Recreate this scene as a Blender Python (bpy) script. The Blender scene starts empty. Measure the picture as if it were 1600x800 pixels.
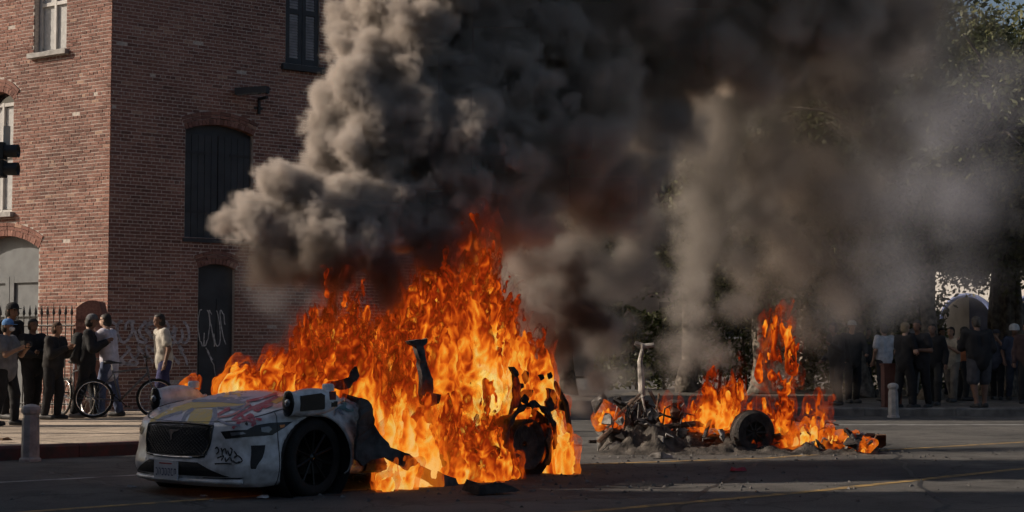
import bpy, bmesh, math, random
import numpy as np
from mathutils import Vector, Matrix
from mathutils.bvhtree import BVHTree
random.seed(7); rng = np.random.default_rng(11)
sc = bpy.context.scene
col = sc.collection
# ------------------------------------------------------------------ camera
FPX = 2500.0; PITCH = math.atan(147 / FPX); CAMZ = 1.29
cam = bpy.data.cameras.new('camera'); cam_o = bpy.data.objects.new('camera', cam); col.objects.link(cam_o)
cam_o.location = (0, 0, CAMZ); cam_o.rotation_euler = (math.pi / 2 + PITCH, 0, 0)
cam.sensor_width = 36; cam.lens = 36 * FPX / 1600; cam.clip_end = 3000; cam.clip_start = .1
sc.camera = cam_o
# ------------------------------------------------------------------ sky and sun
SUN_DIR = Vector((-math.cos(math.radians(30)), .03, math.sin(math.radians(30)))).normalized()
w = bpy.data.worlds.new('World'); sc.world = w; w.use_nodes = True
wn = w.node_tree; bg = wn.nodes['Background']; sky = wn.nodes.new('ShaderNodeTexSky')
sky.sky_type = 'NISHITA'; sky.sun_disc = False; sky.sun_elevation = math.radians(30)
sky.sun_rotation = math.atan2(SUN_DIR.x, SUN_DIR.y); sky.dust_density = 4.0; sky.air_density = 1.0
wn.links.new(sky.outputs[0], bg.inputs[0]); bg.inputs[1].default_value = .07
sun = bpy.data.lights.new('sun', 'SUN'); sun.energy = 4.6; sun.angle = math.radians(.6); sun.color = (1, .86, .70)
sun_o = bpy.data.objects.new('sun', sun); col.objects.link(sun_o); sun_o.location = (-30, 10, 30)
sun_o.rotation_euler = SUN_DIR.to_track_quat('Z', 'Y').to_euler()
sc.view_settings.view_transform = 'Standard'; sc.view_settings.look = 'None'
sc.view_settings.exposure = .2; sc.view_settings.gamma = 1; sc.view_settings.use_curve_mapping = False
sc.cycles.use_denoising = True; sc.cycles.volume_bounces = 2; sc.cycles.max_bounces = 6
sc.cycles.transparent_max_bounces = 14; sc.cycles.sample_clamp_indirect = 4; sc.cycles.caustics_reflective = False
sc.cycles.volume_step_rate = 2.0; sc.cycles.use_adaptive_sampling = True; sc.cycles.adaptive_threshold = .03; sc.cycles.adaptive_min_samples = 16

# ------------------------------------------------------------------ helpers
def px(x, y, d):
    """world point at depth d (metres along +Y) seen at photo pixel x, y"""
    u = (x - 800) / FPX; v = (400 - y) / FPX
    dy = math.cos(PITCH) - v * math.sin(PITCH); dz = math.sin(PITCH) + v * math.cos(PITCH)
    k = d / dy
    return Vector((u * k, d, CAMZ + dz * k))
def ground_d(y, z=0.0):
    v = (400 - y) / FPX
    dy = math.cos(PITCH) - v * math.sin(PITCH); dz = math.sin(PITCH) + v * math.cos(PITCH)
    return (z - CAMZ) / dz * dy
def gpx(x, y, z=0.0):
    return px(x, y, ground_d(y, z))

def nd(nt, t, **k):
    n = nt.nodes.new(t)
    for a, b in k.items(): setattr(n, a, b)
    return n
def ramp(nt, stops, interp='LINEAR'):
    r = nt.nodes.new('ShaderNodeValToRGB'); r.color_ramp.interpolation = interp
    e = r.color_ramp.elements
    while len(e) < len(stops): e.new(.5)
    for i, (p, c) in enumerate(stops):
        e[i].position = p; e[i].color = (*c, 1) if len(c) == 3 else c
    return r
def mat(name, c, rough=.7, var=.25, scale=6, bump=.15, bscale=40, metal=0.0, spec=.4, c2=None, coat=0, obj_var=0):
    m = bpy.data.materials.new(name); m.use_nodes = True; nt = m.node_tree; b = nt.nodes['Principled BSDF']
    b.inputs['Roughness'].default_value = rough; b.inputs['Metallic'].default_value = metal
    b.inputs['Specular IOR Level'].default_value = spec
    if coat: b.inputs['Coat Weight'].default_value = coat; b.inputs['Coat Roughness'].default_value = .08
    tc = nd(nt, 'ShaderNodeTexCoord'); n = nd(nt, 'ShaderNodeTexNoise'); n.inputs['Scale'].default_value = scale; n.inputs['Detail'].default_value = 5
    nt.links.new(tc.outputs['Object'], n.inputs['Vector'])
    c2 = c2 or tuple(max(0, x * (1 - var)) for x in c); c1 = tuple(min(1, x * (1 + var * .5)) for x in c)
    r = ramp(nt, [(.35, c2), (.65, c1)]); nt.links.new(n.outputs['Fac'], r.inputs[0])
    out = r.outputs[0]
    if obj_var:
        oi = nd(nt, 'ShaderNodeObjectInfo'); hs = nd(nt, 'ShaderNodeHueSaturation'); mr = nd(nt, 'ShaderNodeMapRange')
        mr.inputs['To Min'].default_value = 1 - obj_var; mr.inputs['To Max'].default_value = 1 + obj_var
        nt.links.new(oi.outputs['Random'], mr.inputs[0]); nt.links.new(mr.outputs[0], hs.inputs['Value']); nt.links.new(out, hs.inputs['Color']); out = hs.outputs[0]
    nt.links.new(out, b.inputs['Base Color'])
    if bump:
        n2 = nd(nt, 'ShaderNodeTexNoise'); n2.inputs['Scale'].default_value = bscale; n2.inputs['Detail'].default_value = 3
        nt.links.new(tc.outputs['Object'], n2.inputs['Vector'])
        bp = nd(nt, 'ShaderNodeBump'); bp.inputs['Strength'].default_value = bump; bp.inputs['Distance'].default_value = .02
        nt.links.new(n2.outputs['Fac'], bp.inputs['Height']); nt.links.new(bp.outputs[0], b.inputs['Normal'])
    return m

class MB:
    def __init__(s): s.v = []; s.f = []
    def add(s, vs, fs):
        o = len(s.v); s.v += [tuple(p) for p in vs]; s.f += [tuple(i + o for i in f) for f in fs]; return s
    def box(s, c, d, m=None):
        c = Vector(c); x, y, z = (k / 2 for k in d)
        vs = [Vector((a * x, b * y, e * z)) for e in (-1, 1) for b in (-1, 1) for a in (-1, 1)]
        if m is not None: vs = [m @ p for p in vs]
        return s.add([c + p for p in vs], [(0, 2, 3, 1), (4, 5, 7, 6), (0, 1, 5, 4), (2, 6, 7, 3), (0, 4, 6, 2), (1, 3, 7, 5)])
    def tube(s, pts, rad, seg=8, cap=True, flat=1.0):
        pts = [Vector(p) for p in pts]; n = len(pts)
        if not hasattr(rad, '__len__'): rad = [rad] * n
        vs = []; up0 = None
        for i, p in enumerate(pts):
            t = (pts[min(i + 1, n - 1)] - pts[max(i - 1, 0)]); t = t.normalized() if t.length > 1e-9 else Vector((0, 0, 1))
            if up0 is None:
                up0 = Vector((0, 0, 1)) if abs(t.z) < .9 else Vector((1, 0, 0))
            a = t.cross(up0); a = a.normalized() if a.length > 1e-6 else Vector((1, 0, 0)); b = a.cross(t).normalized(); up0 = b
            for k in range(seg):
                an = 2 * math.pi * k / seg; vs.append(p + a * math.cos(an) * rad[i] + b * math.sin(an) * rad[i] * flat)
        fs = [(i * seg + k, i * seg + (k + 1) % seg, (i + 1) * seg + (k + 1) % seg, (i + 1) * seg + k) for i in range(n - 1) for k in range(seg)]
        if cap: fs += [tuple(range(seg))[::-1], tuple((n - 1) * seg + k for k in range(seg))]
        return s.add(vs, fs)
    def lathe(s, prof, o=(0, 0, 0), ax='z', seg=24):
        vs = []; n = len(prof); o = Vector(o)
        for r, h in prof:
            for k in range(seg):
                a = 2 * math.pi * k / seg; c, q = r * math.cos(a), r * math.sin(a)
                vs.append(o + (Vector((c, q, h)) if ax == 'z' else Vector((q, h, c)) if ax == 'y' else Vector((h, c, q))))
        fs = [(i * seg + k, i * seg + (k + 1) % seg, (i + 1) * seg + (k + 1) % seg, (i + 1) * seg + k) for i in range(n - 1) for k in range(seg)]
        return s.add(vs, fs)
    def prism(s, poly, f):
        """poly: 2d outline; f(u, v, side) -> point, side 0 or 1"""
        n = len(poly); vs = [f(u, v, 0) for u, v in poly] + [f(u, v, 1) for u, v in poly]
        return s.add(vs, [tuple(range(n))[::-1], tuple(range(n, 2 * n))] + [(i, (i + 1) % n, n + (i + 1) % n, n + i) for i in range(n)])
    def mesh(s, name, m, smooth=False):
        me = bpy.data.meshes.new(name); me.from_pydata(s.v, [], s.f); me.materials.append(m)
        if smooth: me.polygons.foreach_set('use_smooth', [True] * len(me.polygons))
        return me
    def build(s, name, m, parent=None, smooth=False, fix=False):
        me = s.mesh(name, m, smooth)
        if fix:
            b = bmesh.new(); b.from_mesh(me); bmesh.ops.recalc_face_normals(b, faces=b.faces); b.to_mesh(me); b.free()
        return link(name, me, parent)
def link(name, me, parent=None):
    o = bpy.data.objects.new(name, me); col.objects.link(o)
    if parent is not None: o.parent = parent
    return o
def empty(name, loc=(0, 0, 0), rz=0):
    o = bpy.data.objects.new(name, None); col.objects.link(o); o.location = loc; o.rotation_euler = (0, 0, rz); o.empty_display_size = .2; return o
def tag(o, label=None, cat=None, group=None, kind=None):
    if label: o['label'] = label
    if cat: o['category'] = cat
    if group: o['group'] = group
    if kind: o['kind'] = kind
    return o
def np_mesh(name, V, Q, m, smooth=True):
    me = bpy.data.meshes.new(name); nv, nq, k = len(V), len(Q), Q.shape[1] if len(Q) else 4
    me.vertices.add(nv); me.vertices.foreach_set('co', np.ascontiguousarray(V, np.float32).ravel())
    me.loops.add(nq * k); me.polygons.add(nq)
    me.polygons.foreach_set('loop_start', np.arange(nq, dtype=np.int32) * k); me.loops.foreach_set('vertex_index', np.ascontiguousarray(Q, np.int32).ravel())
    me.materials.append(m); me.update(calc_edges=True)
    if smooth: me.polygons.foreach_set('use_smooth', np.ones(nq, bool))
    return me
# numpy noise
_T = rng.random((32, 32, 32)).astype(np.float32)
_G = rng.normal(size=(32, 32, 32, 3)).astype(np.float32); _G /= np.linalg.norm(_G, axis=-1, keepdims=True)
def perlin(P):
    I = np.floor(P).astype(np.int32); F = (P - I).astype(np.float32); W = F * F * F * (F * (F * 6 - 15) + 10)
    out = np.zeros(P.shape[:-1], np.float32)
    for dx in (0, 1):
        wx = W[..., 0] if dx else 1 - W[..., 0]; ix = (I[..., 0] + dx) & 31
        for dy in (0, 1):
            wy = W[..., 1] if dy else 1 - W[..., 1]; iy = (I[..., 1] + dy) & 31
            for dz in (0, 1):
                wz = W[..., 2] if dz else 1 - W[..., 2]; g = _G[ix, iy, (I[..., 2] + dz) & 31]
                out += wx * wy * wz * (g[..., 0] * (F[..., 0] - dx) + g[..., 1] * (F[..., 1] - dy) + g[..., 2] * (F[..., 2] - dz))
    return out
def fbm(P, o=3):
    r = 0; a = 1
    for i in range(o): r = r + a * perlin(P * (2 ** i) + 7.3 * i); a *= .5
    return r
def surface_nets(F, lo, h):
    """isosurface F=0 (inside negative) as quads"""
    S = F < 0; nx, ny, nz = F.shape
    C = [(a, b, c) for a in (0, 1) for b in (0, 1) for c in (0, 1)]
    sl = lambda A, c: A[c[0]:nx - 1 + c[0], c[1]:ny - 1 + c[1], c[2]:nz - 1 + c[2]]
    cnt = sum(sl(S, c).astype(np.int8) for c in C); act = (cnt > 0) & (cnt < 8)
    ids = np.full(act.shape, -1, np.int64); ii = np.argwhere(act); ids[act] = np.arange(len(ii))
    acc = np.zeros((len(ii), 3), np.float32); num = np.zeros(len(ii), np.float32)
    fv = {c: F[ii[:, 0] + c[0], ii[:, 1] + c[1], ii[:, 2] + c[2]] for c in C}
    for c in C:
        for ax in range(3):
            if c[ax] == 0:
                e = list(c); e[ax] = 1; e = tuple(e); f0, f1 = fv[c], fv[e]; m = (f0 < 0) != (f1 < 0)
                t = np.where(m, f0 / np.where(m, f0 - f1, 1), 0)
                p = np.tile(np.array(c, np.float32), (len(ii), 1)); p[:, ax] = t
                acc[m] += p[m]; num[m] += 1
    V = (ii + acc / num[:, None]) * h + np.array(lo)
    Q = []
    for ax in range(3):
        o = [k for k in range(3) if k != ax]
        A = S; sh = [slice(None)] * 3; sh[ax] = slice(0, -1); s2 = [slice(None)] * 3; s2[ax] = slice(1, None)
        d = A[tuple(sh)] != A[tuple(s2)]; e = np.argwhere(d)
        e = e[(e[:, o[0]] > 0) & (e[:, o[1]] > 0) & (e[:, o[0]] < F.shape[o[0]] - 1) & (e[:, o[1]] < F.shape[o[1]] - 1)]
        q = []
        for a, b in ((-1, -1), (0, -1), (0, 0), (-1, 0)):
            k = e.copy(); k[:, o[0]] += a; k[:, o[1]] += b; q.append(ids[k[:, 0], k[:, 1], k[:, 2]])
        q = np.stack(q, 1); fl = S[e[:, 0], e[:, 1], e[:, 2]]
        if ax == 1: fl = ~fl
        q[~fl] = q[~fl][:, ::-1]; Q.append(q)
    return V, np.concatenate(Q)
# ================================================================== ground
def ground_mat(name, c, scale, c2, crack=.0, rough=.9):
    m = mat(name, c, rough, scale=.35, c2=c2, bump=.35, bscale=90, spec=.25); nt = m.node_tree; b = nt.nodes['Principled BSDF']
    src = b.inputs['Base Color'].links[0].from_socket; tc = nd(nt, 'ShaderNodeTexCoord')
    n = nd(nt, 'ShaderNodeTexNoise'); n.inputs['Scale'].default_value = 55; n.inputs['Detail'].default_value = 2; nt.links.new(tc.outputs['Object'], n.inputs['Vector'])
    n3 = nd(nt, 'ShaderNodeTexNoise'); n3.inputs['Scale'].default_value = 1.7; n3.inputs['Detail'].default_value = 6; n3.inputs['Roughness'].default_value = .7; nt.links.new(tc.outputs['Object'], n3.inputs['Vector'])
    r = ramp(nt, [(.3, (.62, .62, .62)), (.7, (1.3, 1.3, 1.3))]); nt.links.new(n.outputs['Fac'], r.inputs[0])
    r3 = ramp(nt, [(.38, (.55, .55, .55)), (.5, (1, 1, 1)), (.72, (1.15, 1.13, 1.1))]); nt.links.new(n3.outputs['Fac'], r3.inputs[0])
    mx = nd(nt, 'ShaderNodeMix', data_type='RGBA', blend_type='MULTIPLY'); mx.inputs['Factor'].default_value = 1; nt.links.new(src, mx.inputs[6]); nt.links.new(r.outputs[0], mx.inputs[7])
    m2 = nd(nt, 'ShaderNodeMix', data_type='RGBA', blend_type='MULTIPLY'); m2.inputs['Factor'].default_value = .8; nt.links.new(mx.outputs[2], m2.inputs[6]); nt.links.new(r3.outputs[0], m2.inputs[7])
    out = m2.outputs[2]
    if crack:
        v = nd(nt, 'ShaderNodeTexVoronoi', feature='DISTANCE_TO_EDGE'); v.inputs['Scale'].default_value = .55
        nw = nd(nt, 'ShaderNodeTexNoise'); nw.inputs['Scale'].default_value = 1.1; nw.inputs['Detail'].default_value = 5; nt.links.new(tc.outputs['Object'], nw.inputs['Vector'])
        mm = nd(nt, 'ShaderNodeMix', data_type='RGBA', blend_type='ADD'); mm.inputs['Factor'].default_value = .9; nt.links.new(tc.outputs['Object'], mm.inputs[6]); nt.links.new(nw.outputs['Color'], mm.inputs[7]); nt.links.new(mm.outputs[2], v.inputs['Vector'])
        rc = ramp(nt, [(0, (.35, .35, .35)), (.012, (1, 1, 1))]); nt.links.new(v.outputs['Distance'], rc.inputs[0])
        m3 = nd(nt, 'ShaderNodeMix', data_type='RGBA', blend_type='MULTIPLY'); m3.inputs['Factor'].default_value = crack; nt.links.new(out, m3.inputs[6]); nt.links.new(rc.outputs[0], m3.inputs[7]); out = m3.outputs[2]
    nt.links.new(out, b.inputs['Base Color']); return m
M_asph = ground_mat('asphalt', (.10, .095, .09), 1, (.06, .058, .057), crack=.8)
M_walk = ground_mat('concrete walk', (.44, .36, .285), 1, (.30, .25, .20), crack=.25)
M_kerb = mat('red kerb paint', (.10, .035, .034), .85, .45, 9, c2=(.06, .045, .043))
M_kerbg = mat('grey kerb', (.14, .135, .13), .85, .4, 5)
M_yel = mat('worn yellow paint', (.28, .18, .06), .9, .6, 7, c2=(.09, .075, .055))
M_whp = mat('worn white paint', (.26, .26, .26), .9, .6, 4, c2=(.10, .10, .10))
tag(MB().add([(-400, -60, 0), (400, -60, 0), (400, 900, 0), (-400, 900, 0)], [(0, 1, 2, 3)]).build('road', M_asph), kind='structure')
KD = Vector((.766, .643, 0)); KN = Vector((-.643, .766, 0)); K0 = gpx(0, 720)
def kp(s, o, z=0): return K0 + KD * s + KN * o + Vector((0, 0, z))
def raised(name, line, m_top, h=.15):
    """pavement sheet with its top at h from an outline"""
    n = len(line); vs = [Vector((p[0], p[1], h)) for p in line] + [Vector((p[0], p[1], -.05)) for p in line]
    o = MB().add(vs, [tuple(range(n))] + [(i, n + i, n + (i + 1) % n, (i + 1) % n) for i in range(n)]).build(name, m_top, fix=True)
    return tag(o, kind='structure')
walk = [kp(-14, .17), kp(6.6, .17)] + [kp(6.6 + 2.2 * math.sin(a), .17 + 2.2 - 2.2 * math.cos(a)) for a in (.4, .8, 1.2, 1.57)] + [kp(8.8, 60), kp(-60, 60), kp(-60, .17)]
pavement = raised('pavement', walk, M_walk)
kerb_line = walk[:6] + [kp(8.8, 30)]
def kerb(name, pts, m, width=.17, h=.165, n_per=1.8, parent=None):
    """separate kerb stones along a line; outer side is to the right of travel"""
    out = []
    for a, b in zip(pts, pts[1:]):
        L_ = (b - a).length; k = max(1, round(L_ / n_per))
        for i in range(k):
            p, q = a.lerp(b, i / k), a.lerp(b, (i + 1) / k); d = (q - p).normalized(); n = Vector((d.y, -d.x, 0))
            p2, q2 = p + d * .006, q - d * .006; e = Vector((0, 0, 1)); hh = h + random.uniform(-.004, .004)
            prof = [(0, -.04), (width, -.04), (width, hh - .03), (width - .025, hh), (0, hh)]
            vs = [c + n * u + e * v for c in (p2, q2) for u, v in prof]
            o = MB().add(vs, [(4, 3, 2, 1, 0), (5, 6, 7, 8, 9)] + [(i_, (i_ + 1) % 5, 5 + (i_ + 1) % 5, 5 + i_) for i_ in range(5)]).build('kerb_stone', m, parent, fix=True); out.append(o)
    return out
kerb('kerb_stone', kerb_line[:2], M_kerb, parent=pavement); kerb('kerb_stone', kerb_line[1:], M_kerbg, parent=pavement)
plaza = raised('plaza_pavement', [Vector((1.6, 31.8, 0)), Vector((60, 30.4, 0)), Vector((60, 95, 0)), Vector((12, 95, 0)), Vector((2.0, 37, 0))], ground_mat('plaza paving', (.15, .135, .12), 1, (.09, .082, .075), crack=.2), .14)
kerb('kerb_stone', [Vector((1.6, 31.8, 0)), Vector((30, 31.12, 0))], M_kerbg, parent=plaza)
# joints between the pavement slabs: shallow dark grooves
M_groove = mat('groove', (.06, .055, .05), .95)
for k in range(12):
    a, b = kp(-8 + k * 1.5, .2, .1545), kp(-8 + k * 1.5, 9, .1545)
    MB().add([a - KD * .008, a + KD * .008, b + KD * .008, b - KD * .008], [(0, 1, 2, 3)]).build('slab_joint', M_groove, pavement)
for k in range(1, 5):
    a, b = kp(-10, k * 1.5, .1545), kp(9, k * 1.5, .1545)
    MB().add([a - KN * .008, b - KN * .008, b + KN * .008, a + KN * .008], [(0, 1, 2, 3)]).build('slab_joint', M_groove, pavement)
def stripe(name, pts, wd, m, z=.004):
    vs = []; fs = []
    for i, p in enumerate(pts):
        t = (pts[min(i + 1, len(pts) - 1)] - pts[max(0, i - 1)]).normalized(); n = Vector((-t.y, t.x, 0)) * wd / 2
        vs += [p + n + Vector((0, 0, z)), p - n + Vector((0, 0, z))]
    fs = [(2 * i, 2 * i + 1, 2 * i + 3, 2 * i + 2) for i in range(len(pts) - 1)]
    return tag(MB().add(vs, fs).build(name, m), kind='structure')
stripe('yellow_road_line', [gpx(880, 803), gpx(1250, 770), gpx(1650, 727)], .13, M_yel)
stripe('yellow_road_line', [gpx(-40, 806), gpx(300, 782), gpx(700, 757)], .12, M_yel)
stripe('yellow_road_line', [gpx(880, 727), gpx(1200, 716), gpx(1340, 706), gpx(1650, 688)], .13, M_yel)
stripe('white_road_line', [gpx(-60, 757), gpx(120, 748), gpx(330, 736)], .12, M_whp)
stripe('white_road_line', [gpx(1240, 664), gpx(1700, 664)], .25, M_whp)

M_tar = mat('tar seam', (.022, .022, .023), .6, .3, 12)
sr = random.Random(3)
for (x0, y0), (x1, y1) in (((60, 735), (330, 790)), ((900, 760), (1500, 742)), ((1050, 800), (1180, 722)), ((1380, 690), (1480, 800)), ((700, 785), (1000, 776))):
    a, b = gpx(x0, y0), gpx(x1, y1); n_ = Vector((-(b - a).y, (b - a).x, 0)).normalized()
    stripe('tar_seam', [a.lerp(b, k / 16) + n_ * sr.gauss(0, .035) for k in range(17)], .045, M_tar, .0025)
# ================================================================== brick building
def brick_mat(name, stops):
    m = bpy.data.materials.new(name); m.use_nodes = True; nt = m.node_tree; b = nt.nodes['Principled BSDF']; L = nt.links
    b.inputs['Roughness'].default_value = .9; b.inputs['Specular IOR Level'].default_value = .2
    g = nd(nt, 'ShaderNodeNewGeometry'); oi = nd(nt, 'ShaderNodeObjectInfo'); ad = nd(nt, 'ShaderNodeMath', operation='ADD'); fr_ = nd(nt, 'ShaderNodeMath', operation='FRACT')
    L.new(g.outputs['Random Per Island'], ad.inputs[0]); L.new(oi.outputs['Random'], ad.inputs[1]); L.new(ad.outputs[0], fr_.inputs[0])
    r = ramp(nt, stops); L.new(fr_.outputs[0], r.inputs[0])
    tc = nd(nt, 'ShaderNodeNewGeometry'); n = nd(nt, 'ShaderNodeTexNoise'); n.inputs['Scale'].default_value = 24; n.inputs['Detail'].default_value = 5; L.new(tc.outputs['Position'], n.inputs['Vector'])
    n2 = nd(nt, 'ShaderNodeTexNoise'); n2.inputs['Scale'].default_value = .7; n2.inputs['Detail'].default_value = 6; L.new(tc.outputs['Position'], n2.inputs['Vector'])
    r2 = ramp(nt, [(.3, (.7, .68, .68)), (.7, (1.2, 1.18, 1.15))]); L.new(n.outputs['Fac'], r2.inputs[0]); r3 = ramp(nt, [(.3, (.66, .66, .68)), (.7, (1.2, 1.18, 1.15))]); L.new(n2.outputs['Fac'], r3.inputs[0])
    c = r.outputs[0]
    for q in (r2, r3):
        mx = nd(nt, 'ShaderNodeMix', data_type='RGBA', blend_type='MULTIPLY'); mx.inputs['Factor'].default_value = 1; L.new(c, mx.inputs[6]); L.new(q.outputs[0], mx.inputs[7]); c = mx.outputs[2]
    L.new(c, b.inputs['Base Color'])
    bp = nd(nt, 'ShaderNodeBump'); bp.inputs['Strength'].default_value = .4; bp.inputs['Distance'].default_value = .006; L.new(n.outputs['Fac'], bp.inputs['Height']); L.new(bp.outputs[0], b.inputs['Normal'])
    return m
M_brick = brick_mat('red brick', [(0, (0.146, 0.078, 0.066)), (.18, (0.197, 0.100, 0.083)), (.5, (0.239, 0.126, 0.103)), (.75, (0.283, 0.158, 0.131)), (.97, (0.225, 0.116, 0.096)), (.98, (0.381, 0.255, 0.200)), (1, (0.312, 0.186, 0.148))])
M_mort = mat('lime mortar', (.47, .415, .375), .95, .3, 30, bump=.2)
M_slate = mat('slate paint', (.035, .038, .044), .6, .3, 3, bump=.05)
M_greyp = mat('grey door paint', (.125, .135, .145), .6, .25, 3, bump=.05)
M_sill = mat('stone sill', (.33, .32, .31), .85, .3, 8)
M_glass = mat('dark glass', (.02, .022, .026), .08, .1, 2, bump=0, spec=.6)
M_blind = mat('pale blind', (.42, .42, .42), .8, .15, 12)
M_louv = mat('louvre slat sheen', (.30, .29, .30), .7, .25, 6, bump=0)  # slats paler than their leaf: reflected light put into the colour
M_iron = mat('black iron', (.018, .018, .02), .5, .3, 20)
M_winframe = mat('window frame paint', (.45, .44, .43), .6, .15, 5, bump=0)
HC = .0677; BL = .2135; TOPZ = 10.8
class Op:
    def __init__(s, t0, t1, z0, z1, rise): s.t0, s.t1, s.z0, s.z1, s.rise = t0, t1, z0, z1, rise; s.c = (t0 + t1) / 2; s.hw = (t1 - t0) / 2; s.R = (s.hw ** 2 + rise ** 2) / (2 * rise); s.cz = z1 + rise - s.R
    def span(s, z, grow=0.0):
        if z < s.z0 or z > s.z1 + s.rise + grow: return None
        if z <= s.z1 and grow == 0: return (s.t0, s.t1)
        if grow and z < s.z1 - .02: return (s.t0, s.t1)
        k = (s.R + grow) ** 2 - (z - s.cz) ** 2
        if k <= 0: return None
        k = min(math.sqrt(k), max(s.hw, (z - s.cz) * math.tan(math.asin(s.hw / s.R)))) if grow else min(math.sqrt(k), s.hw); return (s.c - k, s.c + k)
class Face:
    """a wall face: origin, direction along it, outward normal, extent"""
    def __init__(s, o, d, n, length, ops): s.o, s.d, s.n, s.L, s.ops = o, d, n, length, ops
    def p(s, t, z, out=0.0): return s.o + s.d * t + s.n * out + Vector((0, 0, z))
    def free(s, z, grow):
        iv = [(0.0, s.L)]
        for op in s.ops:
            sp = op.span(z, grow if z > op.z1 - .02 else 0.0)
            if sp:
                iv = [q for a, b in iv for q in ((a, min(b, sp[0])), (max(a, sp[1]), b)) if q[1] - q[0] > .004 and not (q[0] >= q[1])]
        return iv
    def box(s, mb, t0, t1, z0, z1, o0, o1):
        vs = [s.p(t, z, o) for o in (o0, o1) for z in (z0, z1) for t in (t0, t1)]
        mb.add(vs, [(0, 1, 3, 2), (4, 6, 7, 5), (0, 4, 5, 1), (2, 3, 7, 6), (0, 2, 6, 4), (1, 5, 7, 3)])
BC = Vector((px(169.5, 400, 30).x, 30, 0)); DL = Vector((-math.cos(math.radians(33.5)), math.sin(math.radians(33.5)), 0)); DR = Vector((math.cos(math.radians(38.5)), math.sin(math.radians(38.5)), 0))
NL = Vector((-DL.y, DL.x, 0)); NL = NL if NL.y < 0 else -NL; NRm = Vector((DR.y, -DR.x, 0))
def ftz(x, y, d, n):
    """(distance along a wall face, height) of a photo pixel"""
    e = Vector((0, 0, CAMZ)); r = px(x, y, 10) - e; k = (BC - e).dot(n) / r.dot(n); p = e + r * k; return (p - BC).dot(d), p.z
def mk(face, x0, x1, yb, yt, rise, z0=None, t1=None, z1=None):
    d, n = (DL, NL) if face == 'L' else (DR, NRm); ta, zb = ftz(x0, yb, d, n); tb, _ = ftz(x1, yb, d, n); _, zt = ftz((x0 + x1) / 2 if t1 is None else x1, yt, d, n)
    if ta > tb: ta, tb = tb, ta
    return Op(ta, tb if t1 is None else ta + t1, zb if z0 is None else z0, zt if z1 is None else z1, rise)
opA, opB, opC = mk('R', 288, 395, 372, 207, .15), mk('R', 446, 499, 100, 0, .1, z1=9.0), mk('R', 308, 366, 600, 420, .09, z0=.10)
opD, opE, opF = mk('L', 52, 103, 85, 0, .1, z1=9.0), mk('L', -30, 18, 335, 160, .2), mk('L', -52, 57, 600, 391, .28, z0=.10)
FL = Face(BC, DL, NL, 10.0, [opD, opE, opF]); FR = Face(BC, DR, NRm, 9.2, [opA, opB, opC])
bld = tag(empty('brick_building', BC), 'red brick building with slate shutters, lit on its street corner side', 'building')
inv = Matrix.Translation(-BC)
def on(o, parent): o.parent = parent; o.matrix_parent_inverse = Matrix.Translation(-BC) if parent is bld else Matrix.Identity(4); return o
def bpart(mb, name, m, parent=None, fix=True): return on(mb.build(name, m, None, fix=fix), parent or bld)
for F in (FL, FR):
    w_ = MB(); nrow = int(TOPZ / HC)
    rows = [(F.free((r + .5) * HC + .1, .10)) for r in range(nrow)]; r = 0
    while r < nrow:      # merge equal rows of the mortar core
        e = r
        while e + 1 < nrow and rows[e + 1] == rows[r]: e += 1
        for a, b in rows[r]: F.box(w_, a + (.02 if a == 0 else 0), b, r * HC + .1, (e + 1) * HC + .1, -.34, -.006)
        r = e + 1
    bpart(w_, 'wall', M_mort)
bricks = []
for F in (FL, FR):
    for r in range(nrow):
        zc = (r + .5) * HC + .1
        for a, b in F.free(zc, .27):
            i0 = int(a / BL) - 1; off = .5 * BL if r % 2 else 0
            if r % 6 == 5: step, off = BL / 2, .25 * BL      # header course
            else: step = BL
            k = math.floor((a - off) / step)
            while k * step + off < b:
                t0 = max(a, k * step + off) + (.0075 if k * step + off > a else .0); t1 = min(b, (k + 1) * step + off) - .0075; k += 1
                if t1 - t0 < .025: continue
                full = abs((t1 - t0) - (BL - .015)) < .002
                if a == 0 and t0 < .01: t0 = -.004; full = False
                bricks.append((F, t0, t1, zc, full, random.gauss(0, .0022)))
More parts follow.
